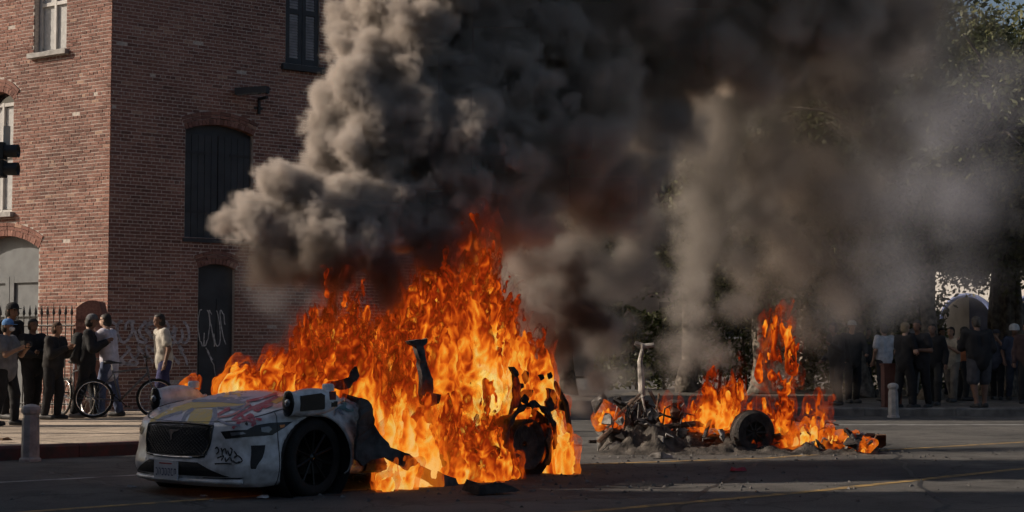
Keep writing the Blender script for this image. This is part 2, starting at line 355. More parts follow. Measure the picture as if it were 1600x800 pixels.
# 300 bricks that show largest, near the lit corner, are single objects; the rest is one mass per face
pick = [b for b in bricks if b[4] and ((b[0] is FL and .2 < b[1] < 2.9 and 3.4 < b[3] < 6.6))]
pick.sort(key=lambda b: abs(b[3] - 4.7) + abs(b[1] - 1.1)); pick = pick[:300]; ps = set(id(b) for b in pick)
one = MB().box((0, 0, 0), (BL - .015, .03, HC - .0165)).mesh('brick', M_brick)
rz_l = math.atan2(DL.y, DL.x)
for b in pick:
    o = link('brick', one, bld); o.location = b[0].p((b[1] + b[2]) / 2, b[3], -.015 + b[5]) - BC; o.rotation_euler = (0, 0, rz_l)
for F in (FL, FR):
    mb = MB()
    for b in bricks:
        if b[0] is F and id(b) not in ps: F.box(mb, b[1], b[2], b[3] - HC / 2 + .008, b[3] + HC / 2 - .008, -.03, b[5])
    for op in F.ops:                                       # arch rings of upright bricks
        a0 = math.asin(min(1, op.hw / op.R))
        for ring, (r0, r1) in enumerate(((.004, .115), (.125, .185), (.195, .262))):
            n = int(2 * a0 * (op.R + r0) / (.075 if ring == 0 else .2))
            for i in range(n):
                x0, x1 = -a0 + 2 * a0 * i / n + .004 / op.R, -a0 + 2 * a0 * (i + 1) / n - .004 / op.R; o_ = random.gauss(.004, .003) + .006 * ring
                vs = [F.p(op.c + (op.R + rr) * math.sin(x), op.cz + (op.R + rr) * math.cos(x), oo) for oo in (-.33 if ring == 0 else -.03, o_) for rr, x in ((r0, x0), (r0, x1), (r1, x1), (r1, x0))]
                mb.add(vs, [(0, 1, 2, 3), (7, 6, 5, 4), (0, 4, 5, 1), (1, 5, 6, 2), (2, 6, 7, 3), (3, 7, 4, 0)])
    tag(bpart(mb, 'brickwork', M_brick), kind='stuff')
# roof and parapet
rf = MB(); far = BC + DL * 10 + DR * 9.2
rf.add([BC + Vector((0, 0, TOPZ)), BC + DR * 9.2 + Vector((0, 0, TOPZ)), far + Vector((0, 0, TOPZ)), BC + DL * 10 + Vector((0, 0, TOPZ))], [(0, 1, 2, 3)])
bpart(rf, 'roof', M_slate)
bk = MB()
for a, b in ((BC + DL * 10, far), (far, BC + DR * 9.2)):
    bk.add([a, b, b + Vector((0, 0, TOPZ)), a + Vector((0, 0, TOPZ))], [(0, 1, 2, 3)])
bpart(bk, 'rear_wall', M_mort, fix=False)
for F in (FL, FR):
    c = MB(); F.box(c, -.12, F.L, TOPZ, TOPZ + .25, -.4, .16); bpart(c, 'cornice', M_sill)
# openings
def arch_poly(op, ins=0.0, z0=None, n=10):
    pts = [(op.t0 + ins, op.z0 if z0 is None else z0), (op.t1 - ins, op.z0 if z0 is None else z0)]
    a0 = math.asin(op.hw / op.R)
    for i in range(n + 1):
        a = a0 - 2 * a0 * i / n; t = op.c + op.R * math.sin(a); t = min(max(t, op.t0 + ins), op.t1 - ins); pts.append((t, op.cz + (op.R - ins) * math.cos(a)))
    return pts
def shutter_double(F, op, m, depth):
    """two flat boarded leaves closing an arched opening"""
    fr_ = MB(); fr_.prism(arch_poly(op), lambda u, v, s: F.p(u, v, -depth - .05 + s * .02)); bpart(fr_, 'backing', m)
    for s in (0, 1):
        t0, t1 = (op.t0 + .03, op.c - .006) if s == 0 else (op.c + .006, op.t1 - .03)
        leaf = MB(); F.box(leaf, t0, t1, op.z0 + .02, op.z1 - .06, -depth - .02, -depth + .02); lf = bpart(leaf, 'shutter_leaf', m)
        nb = 5
        for k in range(nb):
            bd = MB(); a = t0 + (t1 - t0) * k / nb; b = t0 + (t1 - t0) * (k + 1) / nb
            F.box(bd, a + .006, b - .006, op.z0 + .03, op.z1 - .07, -depth + .021, -depth + .032 + random.uniform(0, .004)); bpart(bd, 'board', m, lf)
        for zz in (.25, .8):
            z = op.z0 + (op.z1 - op.z0) * zz; h_ = MB(); F.box(h_, t0 + (.02 if s == 0 else .25), t1 - (.25 if s == 0 else .02), z - .025, z + .025, -depth + .036, -depth + .046); bpart(h_, 'hinge_strap', M_iron, lf)
def sill(F, op, m, over=.08, h=.09, out=.10):
    s = MB(); F.box(s, op.t0 - over, op.t1 + over, op.z0 - h, op.z0 + .0, -.2, out); bpart(s, 'sill', m)
shutter_double(FR, opA, M_slate, .12); sill(FR, opA, M_slate, .04, .07, .04)
# lower door with tag
d_ = MB(); d_.prism(arch_poly(opC), lambda u, v, s: FR.p(u, v, -.16 + s * .04)); door = bpart(d_, 'door', M_slate)
for a, b, c, e in ((.08, .34, .35, 1.1), (.46, .74, .35, 1.1), (.08, .34, 1.25, 2.3), (.46, .74, 1.25, 2.3)):
    q = MB(); FR.box(q, opC.t0 + a, opC.t0 + b, c, e, -.119, -.105); bpart(q, 'panel', M_slate, door)
# louvred shutter window on the shaded face
lw = MB(); lw.prism(arch_poly(opB), lambda u, v, s: FR.p(u, v, -.10 + s * .02)); bpart(lw, 'backing', M_slate); sill(FR, opB, M_slate, .1, .12, .1)
slat_me = {}
for s in (0, 1):
    t0, t1 = (opB.t0 + .02, opB.c - .005) if s == 0 else (opB.c + .005, opB.t1 - .02)
    lf = MB(); zs = [opB.z0 + .02, opB.z0 + 1.12, opB.z1 - .02]
    for a, b in ((t0, t0 + .085), (t1 - .085, t1)): FR.box(lf, a, b, zs[0], zs[2], -.075, -.03)
    for z, hh in ((zs[0], .13), (zs[1] - .05, .10), (zs[2] - .09, .09)): FR.box(lf, t0 + .086, t1 - .086, z, z + hh, -.073, -.032)
    leaf = bpart(lf, 'shutter_leaf', M_slate)
    for z0, z1 in ((zs[0] + .135, zs[1] - .055), (zs[1] + .055, zs[2] - .095)):
        n = int((z1 - z0) / .055)
        for k in range(n):
            z = z0 + (z1 - z0) * (k + .5) / n; sl = MB(); a, b = t0 + .087, t1 - .087
            vs = [FR.p(t, z + dz, o) for t in (a, b) for dz, o in ((-.03, -.034), (-.024, -.034), (.03, -.066), (.024, -.066))]
            sl.add(vs, [(0, 1, 2, 3), (7, 6, 5, 4), (0, 4, 5, 1), (1, 5, 6, 2), (2, 6, 7, 3), (3, 7, 4, 0)]); bpart(sl, 'slat', M_louv, leaf)
def sash(F, op, blind=0.0):
    g = MB(); g.prism(arch_poly(op), lambda u, v, s: F.p(u, v, -.20 + s * .01)); win = bpart(g, 'window', M_glass); sill(F, op, M_sill)
    f = MB()
    for a, b in ((op.t0 + .02, op.t0 + .09), (op.t1 - .09, op.t1 - .02), (op.c - .03, op.c + .03)): F.box(f, a, b, op.z0, op.z1, -.19, -.13)
    for z in (op.z0 + .003, (op.z0 + op.z1) / 2, op.z1 - .08): F.box(f, op.t0 + .091, op.c - .031, z, z + .07, -.188, -.135); F.box(f, op.c + .031, op.t1 - .091, z, z + .07, -.188, -.135)
    bpart(f, 'frame', M_winframe, win)
    for a, b in ((op.t0 + .10, op.c - .04), (op.c + .04, op.t1 - .10)):
        q = MB(); F.box(q, a, b, op.z0 + .09, op.z1 - .1, -.186, -.18); bpart(q, 'blind', M_blind, win)
sash(FL, opD); sash(FL, opE)
dd = MB(); dd.prism(arch_poly(opF), lambda u, v, s: FL.p(u, v, -.26 + s * .05)); door2 = bpart(dd, 'arched_door', M_greyp)
for s in (0, 1):
    t0, t1 = (opF.t0 + .02, opF.c - .01) if s == 0 else (opF.c + .01, opF.t1 - .02)
    for a, b, z0, z1 in ((t0, t0 + .12, .12, 2.75), (t1 - .12, t1, .12, 2.75)):
        q = MB(); FL.box(q, a, b, z0, z1, -.209, -.165); bpart(q, 'stile', M_greyp, door2)
    for z0, z1 in ((.12, .4), (1.15, 1.32), (1.95, 2.1), (2.62, 2.75)):
        q = MB(); FL.box(q, t0 + .121, t1 - .121, z0, z1, -.209, -.168); bpart(q, 'rail', M_greyp, door2)
# flood light bracket on the shaded wall
ta, za = ftz(350, 142, DR, NRm); tb, _ = ftz(408, 142, DR, NRm)
fl = tag(empty('wall_light', FR.p(tb, za - .3)), 'dark flood light bar on a bracket above the arched shutters', 'wall light')
def wpart(mb, name, m, root): o = mb.build(name, m, None, fix=True); o.parent = root; o.matrix_parent_inverse = Matrix.Translation(-root.location); return o
tw = Matrix.Rotation(math.radians(-60), 3, 'Z') @ Matrix(((DR.x, -DR.y, 0), (DR.y, DR.x, 0), (0, 0, 1)))
q = MB(); q.box(FR.p((ta + tb) / 2, za, .38), ((tb - ta) * .84, .16, .13), tw); wpart(q, 'lamp_housing', M_slate, fl)
q = MB(); FR.box(q, tb - .09, tb - .04, za - .40, za - .07, .02, .06); FR.box(q, tb - .09, tb - .04, za - .12, za - .066, .061, .36); FR.box(q, tb - .16, tb + .03, za - .30, za - .25, .0, .019); wpart(q, 'bracket', M_iron, fl)
q = MB(); q.box(FR.p((ta + tb) / 2, za - .07, .38), ((tb - ta) * .78, .12, .012), tw); wpart(q, 'lens', M_glass, fl)
# painted tags: thin strokes on the wall and the door
def tag_strokes(F, t0, z0, wd, ht, n, m, out, seed, th=.022):
    r_ = random.Random(seed)
    for i in range(n):
        cx = t0 + wd * (i + .5) / n; pts = []; a = r_.uniform(0, 6.28); k = r_.choice((1, 1, 2)); mb = MB(); L_ = []; R_ = []; oo = out + i * .0004
        for j in range(14):
            u = j / 13; pts.append((cx + wd / n * .66 * math.sin(a + u * 5.2 * k) * (1 - .3 * u), z0 + ht * (.5 + .48 * math.cos(a * 1.7 + u * 4.1 + r_.uniform(-.15, .15)))))
        for j, (x0, y0) in enumerate(pts):
            (xa, ya), (xb, yb) = pts[max(0, j - 1)], pts[min(13, j + 1)]; l = math.hypot(xb - xa, yb - ya) or 1; nx_, ny_ = -(yb - ya) / l * th / 2, (xb - xa) / l * th / 2
            L_ += [F.p(x0 + nx_, y0 + ny_, oo), F.p(x0 - nx_, y0 - ny_, oo)]
        mb.add(L_, [(2 * j, 2 * j + 1, 2 * j + 3, 2 * j + 2) for j in range(13)]); bpart(mb, 'graffiti', m, fix=False)
M_tagw = mat('pale spray paint', (.38, .36, .39), .8, .5, 12, bump=0); M_tagw2 = mat('white spray paint', (.45, .44, .43), .8, .5, 12, bump=0)
tag_strokes(FR, .05, 1.42, 1.62, .42, 11, M_tagw, .009, 3, .055); tag_strokes(FR, .1, 1.0, 1.55, .38, 9, M_tagw, .009, 4, .05)
tag_strokes(FR, opC.t0 + .06, 1.35, .6, .75, 5, M_tagw2, -.1, 8, .022); tag_strokes(FR, opC.t0 + .25, .75, .2, .6, 1, M_tagw2, -.1, 9, .02)
# ------------------------------------------------------------------ fence, gate and brick pier before the lit face
FO = gpx(112, 500, .15) if False else Vector((px(112, 500, 28.6).x, 28.6, .15))
fence = tag(empty('iron_fence', FO), 'black iron fence with spear points before the lit brick wall', 'fence')
fd = Vector((-.93, .36, 0)).normalized()
bar = MB(); bar.tube([(0, 0, 0), (0, 0, 1.76)], .011, 6); bar.lathe([(.011, 1.76), (.03, 1.80), (.022, 1.84), (.002, 1.95)], seg=6); bar_me = bar.mesh('bar', M_iron)
for i in range(34):
    o = link('bar', bar_me, fence); o.location = fd * (.13 * i)
for z in (.18, 1.58):
    q = MB(); q.tube([fd * -.06 + Vector((0, 0, z)), fd * 4.4 + Vector((0, 0, z))], .018, 6); q.build('rail', M_iron, fence)
q = MB(); q.tube([fd * -.06 + Vector((.0, 0, 0)), fd * -.06 + Vector((0, 0, 1.52))] + [fd * (-.06 - .26 * math.sin(a)) + Vector((0, 0, 1.19 + .33 * math.cos(a))) for a in (.3, .6, .9, 1.2, 1.57)] + [fd * -.32 + Vector((0, 0, 0))], .022, 8); q.build('gate_hoop', M_iron, fence, True)
pier = tag(empty('brick_pier', Vector((px(144, 500, 28.5).x, 28.5, .15))), 'squat brick gate pier with a rounded top beside the iron fence', 'pier')
PW, PD, PH = .48, .44, 1.92
core = MB(); core.prism([(-PW / 2 + .01, 0), (PW / 2 - .01, 0), (PW / 2 - .01, PH - .16)] + [(PW / 2 - .01 - (PW - .02) * i / 8, PH + .12 * (1 - (i / 4.5 - .7) ** 2) - .02) for i in range(1, 9)], lambda u, v, s: Vector((u, -PD / 2 + .01 + s * (PD - .02), v))); core.build('core', M_brick, pier, fix=True)
for r in range(26):
    z = (r + .5) * HC
    for side in range(4):
        ln = PW if side % 2 == 0 else PD; dirs = ((1, 0), (0, 1), (-1, 0), (0, -1))[side]; nrm = ((0, -1), (1, 0), (0, 1), (-1, 0))[side]; dp = (PD if side % 2 == 0 else PW) / 2
        cuts = (-ln / 2 + .02, -ln / 2 + .11 if r % 2 else -ln / 2 + .215, ln / 2 - .14 if r % 2 else ln / 2 - .03, ln / 2 - .001)
        for a, b in zip(cuts, cuts[1:]):
            if b - a < .06: continue
            c = (a + b) / 2; o = MB().box((0, 0, 0), (b - a - .01, .03, HC - .01)).build('brick', M_brick, pier)
            o.location = (dirs[0] * c + nrm[0] * (dp - .014), dirs[1] * c + nrm[1] * (dp - .014), z); o.rotation_euler = (0, 0, math.atan2(dirs[1], dirs[0]))
# ================================================================== burning white car
# car space: x forward from the front axle, y to the car's left, z up
CO = Vector((-2.45, 14.9, 0)); CF = Vector((-.65, -.76, 0)).normalized(); CL = Vector((-CF.y, CF.x, 0)) * -1
if CL.dot(Vector((.76, -.65, 0))) < 0: CL = -CL
CM = Matrix(((CF.x, CL.x, 0, CO.x), (CF.y, CL.y, 0, CO.y), (0, 0, 1, 0), (0, 0, 0, 1))); CI = CM.inverted()
def cw(x, y, z): return CO + CF * x + CL * y + Vector((0, 0, z))
car = tag(empty('burning_car', CO), 'white electric car covered in spray paint, nose intact and cabin on fire', 'car')
car.rotation_euler = (0, 0, math.atan2(CF.y, CF.x))
def paint_mat():
    m = mat('white car paint', (.62, .62, .64), .3, .12, 2.2, bump=.12, bscale=2.5, coat=.5); nt = m.node_tree; b = nt.nodes['Principled BSDF']; L = nt.links
    src = b.inputs['Base Color'].links[0].from_socket; tc = nd(nt, 'ShaderNodeTexCoord'); sp = nd(nt, 'ShaderNodeSeparateXYZ'); L.new(tc.outputs['Object'], sp.inputs[0])
    n = nd(nt, 'ShaderNodeTexNoise'); n.inputs['Scale'].default_value = 5; n.inputs['Detail'].default_value = 7; n.inputs['Roughness'].default_value = .7; L.new(tc.outputs['Object'], n.inputs['Vector'])
    a = nd(nt, 'ShaderNodeMath', operation='MULTIPLY_ADD'); L.new(n.outputs['Fac'], a.inputs[0]); a.inputs[1].default_value = .5; L.new(sp.outputs['X'], a.inputs[2])
    r = nd(nt, 'ShaderNodeMapRange'); r.inputs['From Min'].default_value = -.32; r.inputs['From Max'].default_value = -.12; L.new(a.outputs[0], r.inputs[0])   # scorched edge next to the fire
    mx = nd(nt, 'ShaderNodeMix', data_type='RGBA'); L.new(r.outputs[0], mx.inputs['Factor']); mx.inputs[6].default_value = (.03, .026, .024, 1); L.new(src, mx.inputs[7])
    # grime towards small scale
    n2 = nd(nt, 'ShaderNodeTexNoise'); n2.inputs['Scale'].default_value = 11; n2.inputs['Detail'].default_value = 8; L.new(tc.outputs['Object'], n2.inputs['Vector'])
    r2 = ramp(nt, [(.40, (1, 1, 1)), (.72, (.45, .43, .41))]); L.new(n2.outputs['Fac'], r2.inputs[0])
    m2 = nd(nt, 'ShaderNodeMix', data_type='RGBA', blend_type='MULTIPLY'); m2.inputs['Factor'].default_value = .8; L.new(mx.outputs[2], m2.inputs[6]); L.new(r2.outputs[0], m2.inputs[7]); L.new(m2.outputs[2], b.inputs['Base Color'])
    rr = nd(nt, 'ShaderNodeMapRange'); rr.inputs['To Min'].default_value = .9; rr.inputs['To Max'].default_value = .3; L.new(r.outputs[0], rr.inputs[0]); L.new(rr.outputs[0], b.inputs['Roughness'])
    return m
M_car = paint_mat(); M_blk = mat('gloss black trim', (.012, .012, .013), .25, .2, 5, bump=0); M_blkm = mat('matt black plastic', (.018, .018, .019), .65, .3, 20)
M_chr = mat('bright trim', (.62, .62, .64), .22, .1, 5, bump=0, metal=1); M_tyre = mat('tyre rubber', (.013, .013, .013), .85, .4, 14)
M_lens = mat('lamp lens', (.10, .105, .12), .05, .3, 12, bump=0, spec=.8, coat=1); M_amb = mat('amber lens', (.65, .2, .03), .2, .1, 5, bump=0)
M_char = mat('charred steel', (.035, .030, .028), .9, .6, 9, bump=.6, bscale=30, c2=(.010, .009, .009)); M_ash = mat('ashen steel', (.22, .21, .20), .95, .5, 10, bump=.6, bscale=30, c2=(.045, .042, .04))
M_rim = mat('dark alloy', (.018, .017, .017), .4, .3, 6, bump=0, metal=.6)
def catmull(pts, n):
    out = []
    for i in range(len(pts) - 1):
        p0, p1, p2, p3 = (np.array(pts[max(0, min(len(pts) - 1, k))], float) for k in (i - 1, i, i + 1, i + 2))
        for j in range(n):
            t = j / n; out.append(.5 * ((2 * p1) + (p2 - p0) * t + (2 * p0 - 5 * p1 + 4 * p2 - p3) * t * t + (3 * p1 - p0 - 3 * p2 + p3) * t ** 3))
    out.append(np.array(pts[-1], float)); return np.array(out)
# plan outline of the nose, near (left) half; (x, y, belt height)
half = [(-.70, .935, .80), (-.40, .945, .815), (0, .945, .81), (.30, .925, .775), (.52, .865, .725), (.68, .74, .685), (.78, .55, .665), (.835, .28, .655), (.85, 0, .652)]
full = half + [(x, -y, z) for x, y, z in half[-2::-1]]
OUT = catmull(full, 14); NO = len(OUT)
tan = np.gradient(OUT[:, :2], axis=0); nrm = np.stack([tan[:, 1], -tan[:, 0]], 1); nrm /= np.linalg.norm(nrm, axis=1, keepdims=True)
if nrm[NO // 2, 0] < 0: nrm = -nrm
WP = [(0.0, .075), (.05, .035), (.14, .012), (.25, .0), (.4, .0), (.55, .006), (.72, .012), (.86, .024), (.95, .042), (1.0, .085)]   # height share, inset
WPI = catmull(WP, 3); rows = []
for hs, ins in WPI:
    zb = .10 + .06 * np.clip((.55 - OUT[:, 0]) / .8, 0, 1)
    z = zb + (OUT[:, 2] - zb) * hs
    bulge = .025 * np.exp(-((hs - .30) / .16) ** 2) * np.clip((OUT[:, 0] - .2) / .4, 0, 1)     # bumper swell
    arch = .022 * np.exp(-((np.abs(np.hypot(OUT[:, 0], z - .30) - .41)) / .05) ** 2) * (np.abs(OUT[:, 1]) > .8)
    off = -ins + bulge + arch
    rows.append(np.stack([OUT[:, 0] + nrm[:, 0] * off, OUT[:, 1] + nrm[:, 1] * off, z], 1))
wall_rows = len(rows)
# bonnet: from the belt in to the spine
b0 = rows[-1]
spx = np.clip(b0[:, 0] - .25, -.70, .42); spz = np.interp(spx, [-.7, -.3, .1, .42], [.945, .92, .865, .79])
NK = 14
for k in range(1, NK + 1):
    t = k / NK; e = 1 - (1 - t) ** 1.7
    p = np.stack([b0[:, 0] + (spx - b0[:, 0]) * t, b0[:, 1] * (1 - t), b0[:, 2] + (spz - b0[:, 2]) * e], 1)
    p[:, 2] += .014 * np.exp(-((np.abs(p[:, 1]) - .42) / .06) ** 2) * np.clip(t * 2, 0, 1)      # bonnet creases
    rows.append(p)
G = np.stack(rows); NR = len(rows)
# snap grid points to the wheel-arch circle, then drop what is inside
AR, AZ = .405, .30
side = (np.abs(G[..., 1]) > .78) & (np.arange(NR)[:, None] < wall_rows)
dr = np.hypot(G[..., 0], G[..., 2] - AZ)
near_ = side & (np.abs(dr - AR) < .022)
f = AR / np.maximum(dr, 1e-6)
G[..., 0] = np.where(near_, G[..., 0] * f, G[..., 0]); G[..., 2] = np.where(near_, AZ + (G[..., 2] - AZ) * f, G[..., 2])
dr = np.hypot(G[..., 0], G[..., 2] - AZ); inside = side & (dr < AR - .004)
V = G.reshape(-1, 3); idx = np.arange(NR * NO).reshape(NR, NO)
def quads(r0, r1, keep):
    q = []
    for r in range(r0, r1):
        for c in range(NO - 1):
            a = (idx[r, c], idx[r, c + 1], idx[r + 1, c + 1], idx[r + 1, c])
            if keep(r, c) and not all(inside.reshape(-1)[i] or near_.reshape(-1)[i] for i in a) and not any(inside.reshape(-1)[i] for i in a): q.append(a)
    return q
def sub(name, q, m, parent=None, solid=.004):
    used = sorted(set(i for a in q for i in a)); mp = {i: k for k, i in enumerate(used)}
    o = MB().add([V[i] for i in used], [tuple(mp[i] for i in a) for a in q]).build(name, m, parent or car, True)
    b = bmesh.new(); b.from_mesh(o.data); bmesh.ops.remove_doubles(b, verts=b.verts, dist=.0005); bmesh.ops.recalc_face_normals(b, faces=b.faces); b.to_mesh(o.data); b.free()
    return o
qw = quads(0, wall_rows - 1, lambda r, c: True); qh = quads(wall_rows - 1, NR - 1, lambda r, c: True)
clip = sub('front_bumper', [a for a in qw if V[a[0]][0] > .415], M_car); fend_l = sub('front_wing', [a for a in qw if V[a[0]][0] <= .415 and V[a[0]][1] > 0], M_car); fend_r = sub('front_wing', [a for a in qw if V[a[0]][0] <= .415 and V[a[0]][1] < 0], M_car)
hood = sub('bonnet', qh, M_car)
for o in (fend_l, fend_r, hood):
    s_ = o.modifiers.new('thickness', 'SOLIDIFY'); s_.thickness = .012; s_.offset = -1
seam = [Vector(p) + Vector((nrm[i, 0] * .0, 0, .002)) for i, p in enumerate(b0) if p[0] > .05]
q = MB(); q.tube(seam, .0045, 5, False); q.build('bonnet_seam', M_blkm, car)
for s in (1, -1):
    c_ = int(np.argmin(np.abs(OUT[:, 0] - .42) + 9 * (np.sign(OUT[:, 1]) != s))); q = MB(); q.tube([Vector(G[r, c_]) + Vector((0, s * .002, 0)) for r in range(wall_rows - 1) if not inside[r, c_]], .0035, 5, False); q.build('bumper_seam', M_blkm, car)
bvh = BVHTree.FromPolygons([Vector(p) for p in V], [tuple(int(i) for i in a) for a in qw + qh])
EYE = CI @ Vector((0, 0, CAMZ))
def hit(x, y):
    d = (CI @ px(x, y, 10)) - EYE; r = bvh.ray_cast(EYE, d.normalized()); return r
from mathutils.geometry import delaunay_2d_cdt
def patch(name, poly, m, parent, proj, off=.004, h=.02, dome=0.0, thick=.01):
    """fill a 2d outline with small triangles laid on the bodywork by proj(u, v) -> (point, normal)"""
    n = len(poly); P2 = [Vector((float(a), float(b))) for a, b in poly]; bd = []
    for i in range(n):
        a, b = P2[i], P2[(i + 1) % n]; k = max(1, int((b - a).length / h))
        bd += [a.lerp(b, j / k) for j in range(k)]
    xs = [p.x for p in bd]; ys = [p.y for p in bd]; pts = list(bd); nb = len(bd)
    def ins(q):
        c = False
        for i in range(nb):
            a, b = bd[i], bd[i - 1]
            if (a.y > q.y) != (b.y > q.y) and q.x < (b.x - a.x) * (q.y - a.y) / (b.y - a.y) + a.x: c = not c
        return c
    gx = min(xs) + h / 2
    while gx < max(xs):
        gy = min(ys) + h / 2
        while gy < max(ys):
            q = Vector((gx, gy))
            if ins(q) and min((q - b).length for b in bd) > h * .35: pts.append(q)
            gy += h
        gx += h
    vs, es, fs, *_ = delaunay_2d_cdt(pts, [(i, (i + 1) % nb) for i in range(nb)], [], 1, 1e-6)
    out = []; ok = []
    for p in vs:
        r = proj(p.x, p.y)
        if r is None: out.append(Vector((0, 0, 0))); ok.append(False); continue
        e = min((p - b).length for b in bd); out.append(r[0] + r[1] * (off - dome * min(1, e / (3 * h)))); ok.append(True)
    fs = [f_ for f_ in fs if all(ok[i] for i in f_)]
    if not fs: return None
    used = sorted(set(i for a in fs for i in a)); mp = {i: k for k, i in enumerate(used)}
    o = MB().add([out[i] for i in used], [tuple(mp[i] for i in a) for a in fs]).build(name, m, parent, dome != 0)
    return o
def from_pix(x, y):
    r = hit(x, y); return None if r[0] is None else (r[0], r[1] if r[1].dot(r[0] - EYE) < 0 else -r[1])
def from_front(y, z):
    r = bvh.ray_cast(Vector((3, y, z)), Vector((-1, 0, 0))); return None if r[0] is None else (r[0], r[1] if r[1].x > 0 else -r[1])
def pix_to_yz(poly):
    out = []
    for x, y in poly:
        r = hit(x, y)
        if r[0] is not None: out.append((r[0].y, r[0].z))
    return out
def z5(*uv): return [(200 + u / 4, 580 + v / 4) for u, v in uv]           # traced at four times size
def rounded(poly, n=4):
    return [tuple(p) for p in catmull(list(poly) + [poly[0]], n)[:-1]]
# front features, laid out in (y, z) on the nose and mirrored
gr = [(-.45, .60), (-.41, .63), (0, .640), (.41, .63), (.45, .60), (.445, .47), (.40, .39), (.34, .358), (-.34, .358), (-.40, .39), (-.445, .47)]
grille = patch('grille', gr, M_blkm, car, from_front, .003, .02, 0)
ring = MB()
rp = [from_front(*p) for p in rounded(gr, 3)]
ring.tube([p + n * .004 for p, n in rp] + [rp[0][0] + rp[0][1] * .004], .011, 6, False); ring.build('grille_surround', M_blk, car, True)
# mesh bars in the grille, one lattice
lat = MB()
for i in range(19):
    y0 = -.42 + .0467 * i
    for sgn in (1, -1):
        pts = [from_front(min(.43, max(-.43, y0 + sgn * .09 * (k - 2))), .375 + .06 * k) for k in range(5)]
        lat.tube([p + n * .009 for p, n in pts if p], .003, 4, False)
lat.build('grille_mesh', M_blk, car)
tr_ = [from_front(y, .352 - .006 * (1 - (y / .3) ** 2)) for y in np.linspace(-.27, .27, 13)]; q = MB(); q.tube([p + n * .006 for p, n in tr_], .009, 6); q.build('chrome_strip', M_chr, car, True)
# emblem: leaping silver shape on the grille
em = [(-.085, .575), (-.05, .590), (.02, .585), (.075, .592), (.05, .572), (.0, .565), (-.02, .540), (-.015, .505), (-.035, .485), (-.045, .52), (-.06, .55)]
patch('emblem', em, M_chr, car, from_front, .016, .012)
lo_in = [(-.60, .30), (-.36, .315), (.36, .315), (.60, .30), (.47, .215), (.40, .185), (-.40, .185), (-.47, .215)]
patch('lower_intake', [(-.34, .312), (.34, .312), (.60, .212), (.66, .195), (-.66, .195), (-.60, .212)], M_blkm, car, from_front, .004, .02)
pl = from_front(0, .235)
plate = MB(); plate.box((pl[0].x + .03, -.03, .232), (.012, .33, .165)); plate_o = plate.build('number_plate', mat('plate', (.50, .50, .53), .5, .15, 8, bump=0), car)
M_ink = mat('plate ink', (.03, .035, .10), .6, .2, 9, bump=0)
# plate characters: short blocky strokes, as blurred as in the picture
pr = random.Random(4)
for i in range(7):
    c = MB(); yc = -.145 + .0435 * i - .01; X = pl[0].x + .0375
    for k in pr.sample(range(4), 3) + [pr.randrange(4)]:
        a = k * (math.pi/2) + pr.choice((0, .3)); dy, dz = .011 * math.cos(a), .028 * math.sin(a); ww, hh = (.008, .045) if k % 2 == 0 else (.024, .010)
        c.add([(X + .0003 * (k + 1), yc + dy + sy * ww / 2, .218 + dz + sz * hh / 2) for sy, sz in ((-1, -1), (1, -1), (1, 1), (-1, 1))], [(0, 1, 2, 3)])
    c.build('plate_character', M_ink, plate_o)
c = MB(); c.add([(pl[0].x + .0375, y, z) for y, z in ((.06, .285), (-.12, .285), (-.12, .297), (.06, .297))], [(0, 1, 2, 3)]); c.build('plate_heading', mat('plate red', (.35, .05, .05), .6, .2, bump=0), plate_o)
sp_ = [from_front(y, .155) for y in np.linspace(-.74, .74, 25)]; q = MB(); q.tube([Vector((p.x + .012, p.y, .148)) for p, n in sp_ if p], .022, 6); q.build('splitter', M_car, car, True)
